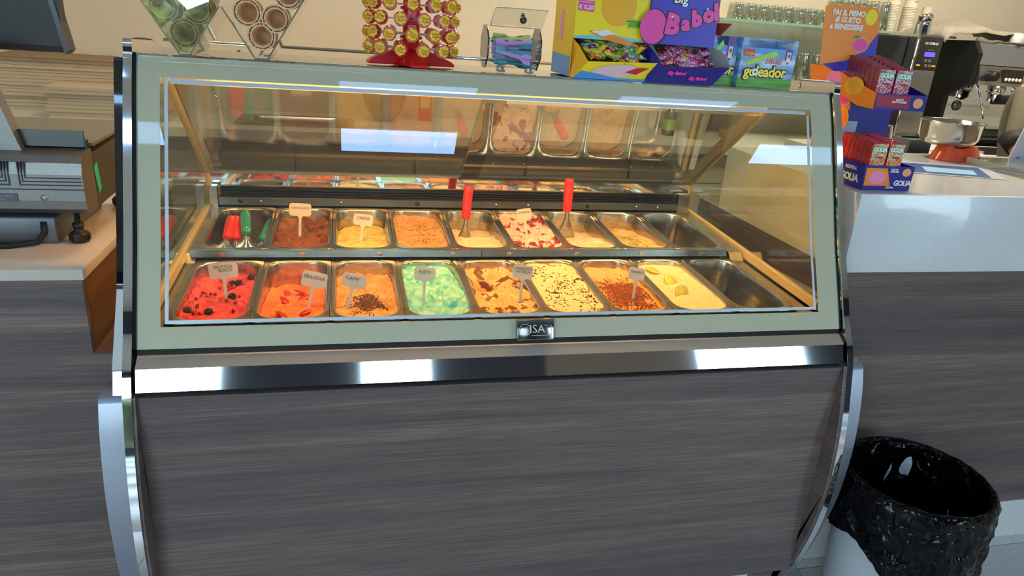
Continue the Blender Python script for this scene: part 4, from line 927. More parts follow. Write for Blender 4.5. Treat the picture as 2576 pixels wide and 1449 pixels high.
obj('post', MB().prism([(-.42, .295), (-.328, .295), (-.395, .530), (-.48, .530)], .300, .340, 'y'), GM1, cs, True)
cb = MB(); cb.tube([(-.8, .25, .094), (-.5, .235, .094), (-.36, .238, .094), (-.31, .255, .098), (-.300, .27, .115), (-.300, .275, .14)], .007, 8)
t = obj('power_cable', cb, RUBBER); setp(t, 'thick black cable lying under the front of the shop scale', 'cable')
mo = thing('touch_monitor', 'back of a dark grey monitor above the shop scale, at the top left', 'monitor', (-.40, .50, .49))
obj('shell', MB().prism([(.455, .50), (.450, .515), (.450, .80), (.475, .80), (.490, .515), (.485, .50)], -.75, -.262), mat('monitor_grey', '2e2c2a', .5), mo, True)
obj('bezel', MB().prism([(-.262, .497), (-.252, .507), (-.300, .80), (-.312, .80)], .447, .494, 'y'), mat('monitor_black', '151413', .3), mo, True)
obj('neck', MB().box((-.52, .34, .50), (-.44, .455, .53)), GM1, mo, True)

# ------------------------------------------------------------------ right bar
rbx = thing('bar_counter', 'dark wood serving bar right of the display case', 'counter', (3.2, .45, ZF))
obj('front_panel', MB().box((1.700, .100, -.783), (5.4, .120, .064)), WOOD, rbx, True)
obj('end_panel', MB().box((1.700, .120, -.783), (1.720, .95, .064)), WOODY, rbx, True)
obj('kickboard', MB().box((1.700, .098, ZF + .001), (5.4, .12, -.785)), QUARTZ, rbx, True)
obj('carcass', MB().box((1.7205, .1205, ZF + .02), (5.4, .72, .06)), BLACK, rbx, True)
bt = MB().box((1.6985, .095, .0645), (5.42, .115, .285), bev=.001).box((1.6985, .115, .0645), (1.72, .80, .285)).box((1.72, .115, .262), (5.42, .80, .2849))
t = obj('worktop', bt, QUARTZ); setp(t, 'white speckled quartz bar top with deep front apron, on the serving bar', 'worktop')
# flyer, menus
FLY = mat('flyer_blue', '2c4f94', .3)
t = obj('flyer', MB().add([(2.05, .42, .2862), (2.42, .33, .2862), (2.56, .56, .2862), (2.15, .62, .2862)], [(0, 1, 2, 3)]), [mat('flyer_white', 'b8c4d4', .3)]); setp(t, 'blue and white flyer lying on the bar top beside the gum display', 'flyer')
obj('printed_area', MB().add([(2.07, .435, .2866), (2.38, .355, .2866), (2.50, .53, .2866), (2.16, .60, .2866)], [(0, 1, 2, 3)]), FLY, t)
obj('printed_photo', MB().add([(2.20, .43, .2870), (2.36, .39, .2870), (2.42, .47, .2870), (2.26, .52, .2870)], [(0, 1, 2, 3)]), C_['sky'], t)
# clear tray with leaflets, white stand
t = thing('leaflet_tray', 'flat clear acrylic tray of leaflets at the right edge of the bar', 'tray', (2.72, .47, .2855))
obj('tray_shell', MB().box((2.52, .36, .2858), (3.0, .60, .2900)).box((2.52, .36, .310), (3.0, .60, .3115)), ACRYL, t, True)
obj('leaflets', MB().box((2.54, .38, .2905), (2.98, .58, .300)), mat('leaflet_pink', 'c4aca4', .5), t, True)
obj('tray_edge', MB().box((2.52, .357, .2858), (3.0, .3598, .3115)).box((2.517, .357, .2858), (2.5198, .60, .3115)), ACRYLEDGE, t, True)
t = thing('white_card_stand', 'white plastic card stand cut off by the right edge of the picture', 'stand', (2.86, .62, .2855))
mb = MB().prism([(2.715, .2862), (3.05, .2862), (3.05, .53), (2.79, .51), (2.765, .48)], .62, .626, 'y')
obj('card', mb, mat('card_white', 'b8b8bc', .4), t, True)
writing(t, 'LE', .016, C_['navy'], (-.105, -.001, .022), shear=.2, bold=.0004)
# bowl on orange squeezer base
bw = thing('steel_bowl', 'round steel bowl standing on the orange juicer body', 'bowl', (2.52, .71, .336))
obj('shell', MB().lathe([(0, .0), (.065, .0), (.086, .006), (.099, .028), (.104, .080), (.109, .082), (.109, .085), (.102, .084), (.096, .030), (.08, .01), (0, .004)], 48), mat('bowl_steel', 'bcb6ac', .12, 1.0), bw)
og = MB(); 
og.grid(lambda u, v: ((.095 * math.cos(u * 6.283) * (1 - .25 * v) * (1.15 if math.cos(u * 6.283) > 0 else 1)), .065 * math.sin(u * 6.283) * (1 - .25 * v), .049 * v + .004 * math.sin(u * 25) * v), 24, 5, wrap=True)
og.add([(.095 * .75 * math.cos(q / 24 * 6.283) * (1.15 if math.cos(q / 24 * 6.283) > 0 else 1), .065 * .75 * math.sin(q / 24 * 6.283), .049) for q in range(24)], [tuple(range(24))])
t = obj('juicer_body', og, mat('orange_plastic', 'd8481a', .3, coat=.4)); t.location = (2.55, .69, .2858); setp(t, 'bright orange plastic juicer body under the steel bowl', 'juicer')
ORD = ('lowest', 'second', 'third', 'fourth', 'fifth', 'sixth', 'seventh', 'eighth', 'ninth', 'tenth', 'eleventh', 'twelfth', 'thirteenth', 'fourteenth', 'fifteenth', 'sixteenth', 'seventeenth', 'eighteenth')
# mint display stand
gs = thing('mint_display', 'cardboard counter display with two trays of mint packs and an orange and violet header board', 'display stand', (1.735, .145, .2853))
NAVY = C_['navy']; OR = C_['orange']
def sideplate(x, m, pts): return MB().prism(pts, x, x + .0015, 'x')
w = .150
# local frame: x right, y back, z up
obj('lower_tray', MB().add([(0, 0, 0), (w, 0, .0), (w + .002, 0, .065), (-.006, 0, .067)], [(0, 1, 2, 3)]).add([(0, 0, 0), (0, 0, .067), (0, .135, .072), (0, .135, 0)], [(0, 1, 2, 3)]).add([(w, 0, 0), (w, .135, 0), (w, .135, .07), (w, 0, .065)], [(0, 1, 2, 3)]).add([(0, 0, .001), (w, 0, .001), (w, .14, .001), (0, .14, .001)], [(0, 1, 2, 3)]), NAVY, gs)
quad(gs, 'tray_print', [(.002, -.0008, .012), (.085, -.0008, .012), (.065, -.0008, .060), (.0, -.0008, .060)], C_['orange'])
disc(gs, 'printed_grapefruit', (.038, .034), .026, .018, C_['rose'], -.0014); disc(gs, 'printed_lemon', (.128, .050), .014, .011, C_['peach'], -.0014)
writing(gs, 'GUSTO\nAGRUMI', .007, C_['white'], (.088, -.0016, .054), bold=.0002, lines=.8); writing(gs, 'RESPIRA', .007, C_['white'], (.085, -.0016, .008), bold=.0002); writing(gs, 'GOLIA', .020, C_['white'], (.122, -.0016, .020), bold=.0008, spacing=.9)
SIDE = (math.pi / 2, 0, -math.pi / 2)
writing(gs, 'RESPIRA', .013, C_['white'], (-.0012, .060, .050), rot=SIDE, bold=.0003); writing(gs, 'GOLIA', .027, mat('mint_green', '7fd0a8', .4), (-.0010, .060, .024), rot=SIDE, bold=.0014, spacing=.92); writing(gs, 'GOLIA', .027, C_['white'], (-.0018, .060, .024), rot=SIDE, bold=.0004, spacing=.92)
# back plates and columns
obj('back_plate', MB().box((0, .136, .0), (w, .1385, .30)), NAVY, gs)
obj('print_grey', MB().box((.0, .1345, .115), (.045, .1355, .165)), mat('print_lightgrey', 'a8b4c8', .4), gs)
obj('column', MB().prism([(0.136, .07), (.255, .07), (.290, .255), (.225, .30), (.136, .25), (.12, .20), (.1365, .185)], -.0015, 0, 'x'), OR, gs)
for (y, z, r, m, r2, m2) in ((.15, .235, .032, C_['peach'], .027, C_['pink']), (.085 + .06, .17, .030, C_['gold'], .024, C_['orange']), (.165, .115, .022, C_['crimson'], .014, C_['pink'])):
    mb = MB().add([(-.0022, y + r * math.cos(q / 20 * 6.283), z + r * math.sin(q / 20 * 6.283)) for q in range(20)], [tuple(range(20))[::-1]]); obj('printed_fruit', mb, m, gs)
    mb = MB().add([(-.0026, y + r2 * math.cos(q / 20 * 6.283), z + r2 * math.sin(q / 20 * 6.283)) for q in range(20)], [tuple(range(20))[::-1]]); obj('printed_fruit', mb, m2, gs)
# upper tray
obj('upper_tray', MB().add([(-.030, -.005, .213), (.125, -.005, .213), (.125, -.005, .253), (-.030, -.005, .253)], [(0, 1, 2, 3)]).add([(-.03, -.005, .213), (.125, -.005, .213), (.125, .14, .235), (-.03, .14, .235)], [(3, 2, 1, 0)]).add([(.125, -.005, .213), (.125, .14, .235), (.125, .14, .29), (.125, -.005, .253)], [(0, 1, 2, 3)]), NAVY, gs)
obj('upper_tray_side', MB().add([(-.031, -.005, .213), (-.031, -.005, .253), (-.031, .20, .305), (-.031, .30, .305), (-.031, .28, .262), (-.031, .13, .235), (-.031, .06, .215)], [tuple(range(7))]), OR, gs)
mb = MB().add([(-.0318, .085 + .038 * math.cos(q / 20 * 6.283), .262 + .024 * math.sin(q / 20 * 6.283)) for q in range(20)], [tuple(range(20))[::-1]]); obj('printed_orange_slice', mb, C_['gold'], gs)
mb = MB().add([(-.0318, .175 + .034 * math.cos(q / 20 * 6.283), .27 + .026 * math.sin(q / 20 * 6.283)) for q in range(20)], [tuple(range(20))[::-1]]); obj('printed_grapefruit_slice', mb, C_['rose'], gs)
quad(gs, 'tray_print', [(-.028, -.0058, .220), (.075, -.0058, .217), (.075, -.0058, .250), (-.028, -.0058, .250)], C_['crimson'])
writing(gs, 'GUSTO\nFRUTTI ROSSI', .0072, C_['white'], (.042, -.0064, .236), bold=.0002, lines=.8); disc(gs, 'printed_lemon', (.100, .233), .015, .013, C_['peach'], -.0064)
# header
hd = MB().prism([(-.115, .312), (-.065, .294), (.050, .300), (.052, .33), (.045, .40), (.030, .452), (.022, .460), (-.124, .461), (-.132, .453)], .135, .1375, 'y'); obj('header_board', hd, C_['orange'], gs)
quad(gs, 'header_violet', [(-.108, .1343, .311), (-.065, .1343, .295), (.049, .1343, .301), (.051, .1343, .33), (.044, .1343, .40), (.015, .1343, .355), (-.04, .1343, .322)][::1], C_['violet'])
disc(gs, 'printed_lemon_wedge', (.010, .436), .018, .020, C_['yellow'], .1341); disc(gs, 'printed_grapefruit', (-.005, .365), .026, .020, C_['peach'], .1337); disc(gs, 'printed_grapefruit', (-.005, .365), .022, .016, C_['pink'], .1331); disc(gs, 'printed_leaf', (-.02, .385), .010, .004, C_['green'], .1335)
writing(gs, 'FAI IL PIENO\ndi GUSTO\ne BENESSERE', .0180, C_['white'], (-.060, .1330, .424), bold=.0008, lines=.95)
writing(gs, 'RESPIRA', .007, C_['white'], (.005, .1330, .333), bold=.0002); writing(gs, 'GOLIA', .018, C_['white'], (.008, .1330, .319), bold=.0008, spacing=.9)
# packs
def pack_mesh(mf, ms, wq=.047, hq=.066, tq=.017):
    mb = MB().box((0, 0, 0), (wq, tq, hq), 0); return mb.mesh('pack', [ms])
PKA = noise_mat('pack_red', ((.4, 'b01c28'), (.6, 'c83040')), (40, 40, 40), .25, coat=.6); PKB = noise_mat('pack_wine', ((.4, '801c30'), (.6, '9c2c44')), (40, 40, 40), .25, coat=.6)
PKF1 = noise_mat('pack_front_citrus', ((.40, 'e05848'), (.5, 'e8b060'), (.56, 'e8e0c8'), (.66, '90b850')), (60, 60, 90), .2, detail=2, dist=2, coat=.8)
PKF2 = noise_mat('pack_front_berry', ((.40, 'c03858'), (.5, 'd890a0'), (.56, 'e8e0d8'), (.66, '90a858')), (60, 60, 90), .2, detail=2, dist=2, coat=.8)
PT1 = text_mesh('GOLIA', .0155, C_['white'], bold=.0008, spacing=.85); PT1b = text_mesh('GOLIA', .0155, mat('mint_outline', '4c9c78', .4), bold=.0026, spacing=.85, extr=.0001); PT2 = text_mesh('Frutta', .010, C_['crimson'], bold=.0003, shear=.2)
for (lvl, ox, oz, side_m, front_m, nm, cnt) in ((0, .008, .058, PKA, PKF1, 'red citrus', 7), (1, -.028, .246, PKB, PKF2, 'wine-red berry', 8)):
    me = MB().box((0, 0, 0), (.0475, .0165, .066), 0).mesh('pack', [side_m])
    for c in range(2):
        for n in range(cnt):
            o = inst('mint_pack', me, None, (1.735 + ox + .0525 * c, .145 + .006 + n * .0185, .2853 + oz + n * (.0045 if lvl else .002)))
            setp(o, '%s mint pack in the %s tray, %s row, %s from the front' % (nm, ('lower', 'upper')[lvl], ('left', 'right')[c], ORD[n].replace('lowest', 'first')), 'candy pack', 'mint packs in the display')
            if n == 0:
                inst('wrapper_front', MB().box((.001, -.0008, .001), (.0465, -.0002, .065)).mesh('wrapper_front', [front_m]), o)
                inst('lettering', PT1b, o, (.0235, -.0010, .050), FRONT); inst('lettering', PT1, o, (.0235, -.0016, .050), FRONT); inst('lettering', PT2, o, (.0235, -.0014, .030), FRONT)

# ------------------------------------------------------------------ back counter and what stands on it
bc = thing('back_counter', 'beige back counter with drawers along the back wall', 'counter', (1.4, 2.3, ZF))
BEI = mat('beige_laminate', 'b0a48e', .5)
YFB = 1.97
obj('carcass', MB().box((XL0 + .02, YFB + .02, ZF + .001), (5.6, YB - .002, .06)), BEI, bc, True)
for i in range(15):
    x0 = XL0 + .05 + i * .56
    if x0 + .55 > 5.6: break
    d = obj('drawer_front', MB().box((x0, YFB, -.10), (x0 + .548, YFB + .019, .055)), BEI, bc, True)
    obj('handle_slot', MB().box((x0 + .1, YFB - .001, .032), (x0 + .448, YFB + .001, .045)), mat('slot_brown', '6a4a2a', .6), d, True)
    obj('cabinet_door', MB().box((x0, YFB, -.86), (x0 + .548, YFB + .019, -.105)), BEI, bc, True)
t = obj('worktop', MB().box((XL0 + .02, YFB - .03, .0605), (-.52 + .40, YB - .002, .10)).box((.40, YFB - .03, .0605), (5.6, YB - .002, .10)).box((-.12, YFB - .03, .0605), (.40, 2.10, .10)).box((-.12, 2.44, .0605), (.40, YB - .002, .10)), WHITE); setp(t, 'pale worktop of the back counter along the wall', 'worktop')
sk = thing('sink', 'steel sink sunk into the back worktop, seen through the rear doors', 'sink', (.14, 2.27, .1005))
mb = MB(); N_ = 32; rs = [(.28, .185, .02, .0012), (.255, .165, .04, .0012), (.25, .16, .04, -.003), (.24, .15, .05, -.035), (.001, .001, .001, -.038)]
vs = [(*[a for a in rrect(i / N_, hx, hy, r_)], z) for hx, hy, r_, z in rs for i in range(N_)]
mb.add(vs, [(j * N_ + i, j * N_ + (i + 1) % N_, (j + 1) * N_ + (i + 1) % N_, (j + 1) * N_ + i) for j in range(4) for i in range(N_)], 0, True); obj('basin', mb, STEEL, sk)
t = thing('tap', 'chrome column tap behind the sink', 'tap', (-.27, 2.42, .1005))
obj('column', MB().tube([(0, 0, 0), (0, 0, .17), (0, -.02, .20)], [.016, .014, .018], 12).lathe([(0, .24), (.022, .235), (.022, .19), (0, .185)], 16), CHROME, t); obj('spout', MB().tube([(0, 0, .12), (.02, -.08, .11), (.03, -.12, .09)], .009), CHROME, t); obj('lever', MB().tube([(0, 0, .235), (.06, 0, .26), (.14, 0, .31)], .007), BLACK, t)
t = thing('wash_bottle', 'small green-labelled bottle on the back worktop, seen through the rear doors', 'bottle', (2.17, 2.30, .1003))
obj('body', MB().lathe([(0, 0), (.035, 0), (.036, .01), (.036, .11), (.028, .13), (.012, .14), (.012, .155), (0, .155)], 20), mat('bottle_green', '39503a', .25), t); obj('cap', MB().lathe([(.013, .155), (.013, .175), (0, .175)], 12), BLACK, t)
obj('label', MB().lathe([(.0364, .03), (.0364, .09)], 20), C_['lime'], t)
for (x, y, c, z) in ((2.30, 2.22, 'b89c3c', .03), (2.55, 2.3, 'c8b040', .05)):
    t = thing('food_tub', 'low yellow tub on the back worktop%s' % (' next to the green bottle' if x < 2.4 else ' further right'), 'tub', (x, y, .1003)); obj('body', MB().lathe([(0, 0), (.05, 0), (.055, z), (.055, z + .004), (0, z + .004)], 24), mat('tub_%s' % c, c, .4), t); obj('lid', MB().lathe([(.057, z), (.057, z + .008), (0, z + .008)], 24), mat('tub_lid', '6c7c60', .4), t)
t = obj('orange_payment_card', MB().box((.765, 2.45, .1003), (.835, 2.455, .27)), mat('card_orange', 'd8603c', .5)); setp(t, 'upright orange card sign on the back worktop, seen through the rear doors', 'card sign')
obj('printed_panel', MB().box((.775, 2.4485, .17), (.825, 2.4495, .23)), C_['cream'], t); t2 = writing(t, 'satispay', .014, C_['cream'], (.80, 2.448, .25))
t = obj('glass_vase', MB().lathe([(0, .0), (.05, 0), (.10, .06), (.115, .13), (.10, .20), (.06, .24), (.058, .24), (.098, .20), (.112, .13), (.097, .06), (.05, .006)], 28), thin_glass('amber_glass', 'c89c50', 1.5, .02, 2.0, haze=.3)); t.location = (.58, 2.42, .1003); setp(t, 'round amber glass vase on the back worktop, seen through the rear doors', 'vase')
# cardboard blanks stacked at the left
CARD = mat('pale_cardboard', 'bcaa8c', .85)
for st, (x0, x1, y0, y1, n, nm) in enumerate(((-1.42, -.88, 2.06, 2.50, 0, ''), (-1.18, -.55, 2.30, 2.58, 15, 'tall'), (-.90, -.42, 2.05, 2.28, 9, 'low'))):
    for q in range(n):
        j = (rnd.random() - .5) * .03; h = .0155
        o = obj('flat_carton', MB().box((x0 + j, y0 + j * .4, .1003 + q * h), (x1 + j, y1 + j * .4 - .01, .1003 + q * h + h - .0012)), CARD)
        setp(o, 'pale flat cardboard carton, %s from the bottom of the %s stack on the back counter' % (ORD[q], nm), 'carton', 'flat cartons in the %s stack' % nm)
t = obj('stack_cover', MB().box((-1.20, 2.28, .1003 + 15 * .0155), (-.53, 2.58, .1003 + 15 * .0155 + .008), bev=.002), mat('cover_brown', '8c7454', .7)); setp(t, 'brown sheet lying on top of the tall carton stack', 'sheet')
# glass shelves
SH = thin_glass('shelf_glass', 'd6e6dc', 1.5, .02, 2.0, haze=.08); SHE = mat('shelf_glass_edge', '7fa79a', .15, coat=1.0)
def shelf(x0, x1, y0, y1, z, label, m, me):
    t = thing('wall_shelf', label, 'shelf', ((x0 + x1) / 2, y1, z)); obj('sheet', MB().box((x0, y0 + .004, z - .010), (x1, y1, z)), m, t, True)
    mb = MB(); n = 60
    for q in range(n):
        xa = x0 + (x1 - x0) * q / n; xb = x0 + (x1 - x0) * (q + 1) / n; mb.box((xa, y0 + rnd.random() * .003, z - .011 - rnd.random() * .003), (xb, y0 + .0042, z + .0005))
    obj('chipped_edge', mb, me, t, True)
    for x in (x0 + .05, x1 - .05): obj('bracket', MB().box((x, y1 - .12, z - .03), (x + .012, y1, z - .0115)), CHROME, t, True)
    return t
shelf(2.30, 3.92, 2.28, 2.598, .745, 'greenish glass wall shelf carrying tumblers and paper cups', SH, SHE)
shelf(2.20, 3.50, 2.28, 2.598, .44, 'lower white wall shelf with upturned glasses', WHITE, WHITE)
obj('shelf_back_panel', MB().box((2.15, 2.585, .38), (3.5, 2.599, .74)), mat('panel_white', 'd0cdb8', .5), D.objects['wall_shelf.001'], True)
def tumbler(r, h): return MB().lathe([(0, h), (r * .80, h), (r * .85, h * .9), (r, .002), (r - .003, .0), (r * .78, h * .88), (0, h * .9)], 16).mesh('tumbler', [TUMBLER])
TA, TB, TC = tumbler(.036, .085), tumbler(.032, .12), tumbler(.034, .155)
for q in range(26):
    row = q % 2; x = 2.50 + (q // 2) * .078 + row * .03
    if x > 3.45: continue
    o = inst('glass_tumbler', (TA if x < 3.1 else TC), None, (x, 2.34 + row * .10, .7455)); setp(o, 'upturned %s glass tumbler on the glass shelf, %s row, %s from the left' % ('short' if x < 3.1 else 'tall', ('front', 'back')[row], ORD[q // 2].replace('lowest', 'first')), 'glass', 'tumblers on the glass shelf')
for q in range(22):
    row = q % 2; x = 2.26 + (q // 2) * .08 + row * .03
    if 2.52 < x < 2.56: continue
    o = inst('glass_tumbler', TC, None, (x, 2.34 + row * .10, .4405)); setp(o, 'tall upturned glass on the lower white shelf, %s row, %s from the left' % (('front', 'back')[row], ORD[q // 2].replace('lowest', 'first')), 'glass', 'glasses on the lower shelf')
CUPM = MB().lathe([(.026, 0), (.0255, .004), (.0375, .085), (.039, .087), (.0375, .088), (.036, .085)], 20, M=Matrix.Rotation(math.pi, 4, 'X') @ Matrix.Translation((0, 0, -.088))).lathe([(0, .0875), (.026, .0875)], 20).mesh('paper_cup', [mat('paper_cup_white', 'c8c0ac', .7)])
LOGO = MB().box((-.012, -.0006, 0), (0, 0, .012), 0).box((0, -.0006, 0), (.012, 0, .012), 1).mesh('printed_logo', [C_['blue'], C_['red']])
for si, (x, y, n, w_) in enumerate(((3.50, 2.36, 18, 'leftmost'), (3.60, 2.34, 17, 'second from left'), (3.71, 2.33, 8, 'short, rightmost'), (3.68, 2.44, 16, 'rear right'))):
    for q in range(n):
        o = inst('paper_cup', CUPM, None, (x, y, .7455 + q * .0085)); setp(o, 'white paper cup, %s in the %s stack' % ('topmost' if q == n - 1 else ORD[q] + (' from the bottom' if q else ''), w_), 'paper cup', 'paper cups stacked on the shelf')
        if q == n - 1:
            inst('printed_logo', LOGO, o, (0, -.033, .045), (math.radians(-8), 0, 0)); inst('lettering', text_mesh('il Caffè', .008, C_['black']), o, (0, -.036, .034), FRONT)
# black cabinet, grinder, espresso machine
t = thing('black_cabinet', 'matt black upright cabinet under the paper cups', 'cabinet', (3.16, 1.98, .1003)); obj('body', MB().box((-.09, -.05, 0), (.13, .2, .62), bev=.004), BLACK, t); obj('door', MB().box((-.085, -.054, .01), (.125, -.0505, .61)), mat('black_panel', '17181a', .3), t)
gd = thing('coffee_grinder', 'steel coffee grinder with dark control panel and small display', 'coffee grinder', (3.36, 1.86, .1003))
obj('body', MB().prism([(-.07, 0), (.085, 0), (.085, .62), (.075, .632), (-.06, .632), (-.07, .62)], 0, .22, 'y'), STEEL, gd)
obj('chrome_edge', MB().tube([(-.066, .002, .0), (-.066, .002, .628)], .006), CHROME, gd)
obj('control_panel', MB().box((-.050, -.005, .455), (.082, -.0005, .622), bev=.001), mat('panel_dark', '2c2c2c', .3), gd)
writing(gd, 'LA CIMBALI', .016, C_['white'], (.015, -.0062, .590), shear=.3, bold=.0004); writing(gd, 'EPSILON 20', .007, C_['grey'], (.02, -.0062, .558))
obj('screen', MB().box((-.012, -.0070, .525), (.052, -.0052, .548)), mat('screen_violet', '4a48d0', .3, emit=('6a62ff', .8)), gd)
for (x, z) in ((.005, .505), (.03, .505), (.012, .480), (.035, .480)): obj('button', MB().tube([(x + .006 * math.cos(a / 12 * 6.283), -.0062, z + .006 * math.sin(a / 12 * 6.283)) for a in range(13)], .0007, 5, cap=False), C_['white'], gd)
for x in (-.035, .062): obj('key_label', MB().box((x - .012, -.0062, .476), (x + .012, -.0052, .484)), C_['gold'], gd)
obj('front_plate', MB().box((-.050, -.004, .30), (.082, -.0005, .445)), mat('plate_grey2', '8c8c86', .35, .8), gd)
obj('bean_lid', MB().lathe([(.040, .632), (.038, .68), (.034, .715), (.037, .717), (.037, .728), (.032, .735), (0, .735)], 24, M=Matrix.Translation((.03, .10, 0))), CHROME, gd)
em = thing('espresso_machine', 'two-group espresso machine, black sides and steel front, on the back counter', 'espresso machine', (4.0, 2.1, .1003))
EX0, EX1, EY0, EY1 = 3.73, 4.55, 1.93, 2.30
zb = .1003
obj('side_shell', MB().prism([(EY0 - .12, zb + .09), (EY0 - .14, zb + .12), (EY0 - .13, zb + .18), (EY0 + .12, zb + .20), (EY0 + .12, zb + .33), (EY0 - .02, zb + .40), (EY0 - .03, zb + .56), (EY0 + .02, zb + .625), (EY1, zb + .62), (EY1, zb + .09)], EX0, EX0 + .03), BLACK, em, True)
obj('side_shell', MB().prism([(EY0 - .12, zb + .09), (EY0 - .14, zb + .12), (EY0 - .13, zb + .18), (EY0 + .12, zb + .20), (EY0 + .12, zb + .33), (EY0 - .02, zb + .40), (EY0 - .03, zb + .56), (EY0 + .02, zb + .625), (EY1, zb + .62), (EY1, zb + .09)], EX1, EX1 + .03), BLACK, em, True)
obj('rear_body', MB().box((EX0 + .03, EY0 + .14, zb + .19), (EX1, EY1, zb + .61)), CHROME, em, True)
obj('top_fascia', MB().prism([(EY0 + .0, zb + .505), (EY0 + .02, zb + .615), (EY0 + .14, zb + .615), (EY0 + .14, zb + .505)], EX0 + .03, EX1), mat('fascia_grey', '8e9094', .4, .6), em, True)
obj('control_bar', MB().prism([(EY0 - .045, zb + .40), (EY0 - .05, zb + .42), (EY0 - .03, zb + .50), (EY0 + .14, zb + .503), (EY0 + .14, zb + .40)], EX0 + .032, EX1), STEEL, em, True)
obj('steam_knob', MB().lathe([(.028, 0), (.026, .03), (.024, .05), (0, .052)], 20, M=Matrix.Translation((EX0 + .10, EY0 - .04, zb + .45)) @ Matrix.Rotation(math.pi / 2, 4, 'X')), BLACK, em, True)
for x in (EX0 + .19, EX0 + .60):
    kp = obj('keypad', MB().box((x, EY0 - .052, zb + .418), (x + .13, EY0 - .040, zb + .488)), mat('keypad_dark', '2a1e18', .3), em, True)
    for q in range(5): obj('button', MB().lathe([(0, .004), (.009, .003), (.010, 0)], 12, M=Matrix.Translation((x + .017 + q * .024, EY0 - .053, zb + .436)) @ Matrix.Rotation(math.pi / 2, 4, 'X')), C_['white'], kp, True)
for x in (EX0 + .25, EX0 + .66):
    g_ = obj('brew_group', MB().lathe([(0, .40), (.045, .40), (.045, .35), (.036, .345), (.036, .31), (0, .31)], 24, M=Matrix.Translation((x, EY0 + .03, zb))), CHROME, em, True)
    obj('portafilter', MB().tube([(x, EY0 + .03, zb + .325), (x + .02, EY0 - .08, zb + .318), (x + .035, EY0 - .19, zb + .305)], [.03, .012, .017], 12), BLACK, g_, True)
for x in (EX0 + .10,): obj('steam_wand', MB().tube([(x, EY0 + .02, zb + .40), (x + .01, EY0 - .02, zb + .33), (x + .05, EY0 - .04, zb + .22)], .006), CHROME, em, True)
obj('gauge', MB().lathe([(0, .004), (.028, .004), (.03, 0)], 20, M=Matrix.Translation((EX0 + .12, EY0 + .135, zb + .27)) @ Matrix.Rotation(math.pi / 2, 4, 'X')), mat('gauge_grey', '77746c', .3, .8), em, True)
obj('drip_tray', MB().box((EX0 + .03, EY0 - .13, zb + .175), (EX1, EY0 + .14, zb + .192)), CHROME, em, True)
tg = obj('base_front', MB().box((EX0 + .031, EY0 - .12, zb + .06), (EX1, EY0 + .1, zb + .174), bev=.01), mat('base_black_gloss', '15191a', .12, coat=1.0), em, True)
for x in (EX0 + .30, EX0 + .55): obj('round_badge', MB().tube([(x + .02 * math.cos(a / 16 * 6.283), EY0 - .121, zb + .12 + .02 * math.sin(a / 16 * 6.283)) for a in range(17)], .0015, 5, cap=False), SATIN, tg, True)
for x in (EX0 + .06, EX1 - .06):
    for y in (EY0 - .05, EY1 - .08): obj('machine_foot', MB().lathe([(.018, 0), (.018, .09), (0, .09)], 12, M=Matrix.Translation((x, y, zb))), BLACK, em, True)
# towel on the machine
def towel(x0, x1, y0, y1, z, amp, seed, label):
    def fn(u, v):
        x = x0 + (x1 - x0) * u; y = y0 + (y1 - y0) * v
        h = z + amp * (.55 + .45 * noise.noise(Vector((x * 4 + seed, y * 5, 0)))) * (math.sin(math.pi * min(1, max(0, u))) ** .5 * .6 + .4) + .012 * noise.noise(Vector((x * 14, y * 14, seed)))
        if v < .12: h -= (.12 - v) * .22
        if u < .06: h -= (.06 - u) * .5
        return (x, y - (.01 if v < .12 else 0), max(z - .03, h))
    o = obj('tea_towel', MB().grid(fn, 40, 16), noise_mat('towel_cloth', ((.3, '8e867c'), (.7, 'a69e92')), (60, 60, 60), .95, bump=.001)); m = o.modifiers.new('t', 'SOLIDIFY'); m.thickness = .003; setp(o, label, 'towel')
towel(3.55, 4.12, 1.97, 2.36, .729, .13, 1.0, 'beige tea towel draped over cups on the espresso machine, left part')
towel(4.13, 4.62, 1.97, 2.36, .729, .10, 6.0, 'beige tea towel on the right half of the espresso machine')
EC = MB().lathe([(0, .055), (.020, .055), (.030, .048), (.034, .004), (.032, 0), (.030, .006), (.026, .045), (0, .05)], 20).mesh('coffee_cup', [mat('china_white', 'd8d8d4', .2, coat=.8)])
for (x, w_) in ((4.02, 'left'), (4.095, 'right')):
    o = inst('upturned_cup', EC, None, (x, 1.965, .728)); setp(o, 'upturned white coffee cup peeking from under the towel, %s one' % w_, 'cup', 'cups under the towel')
t = thing('espresso_cup', 'white espresso cup with blue band beside the steel bowl', 'cup', (3.62, 1.74, .265))
t.location = (3.20, 1.42, .2)
obj('body', MB().lathe([(0, 0), (.025, 0), (.03, .01), (.040, .065), (.038, .066), (.028, .012), (0, .005)], 24), MT['china_white'], t); obj('handle', MB().tube([(.036, 0, .055), (.056, 0, .05), (.058, 0, .032), (.034, 0, .022)], .004), MT['china_white'], t); obj('blue_band', MB().lathe([(.0375, .03), (.0385, .048)], 8, a0=-1.9, a1=-1.1), NAVY, t)
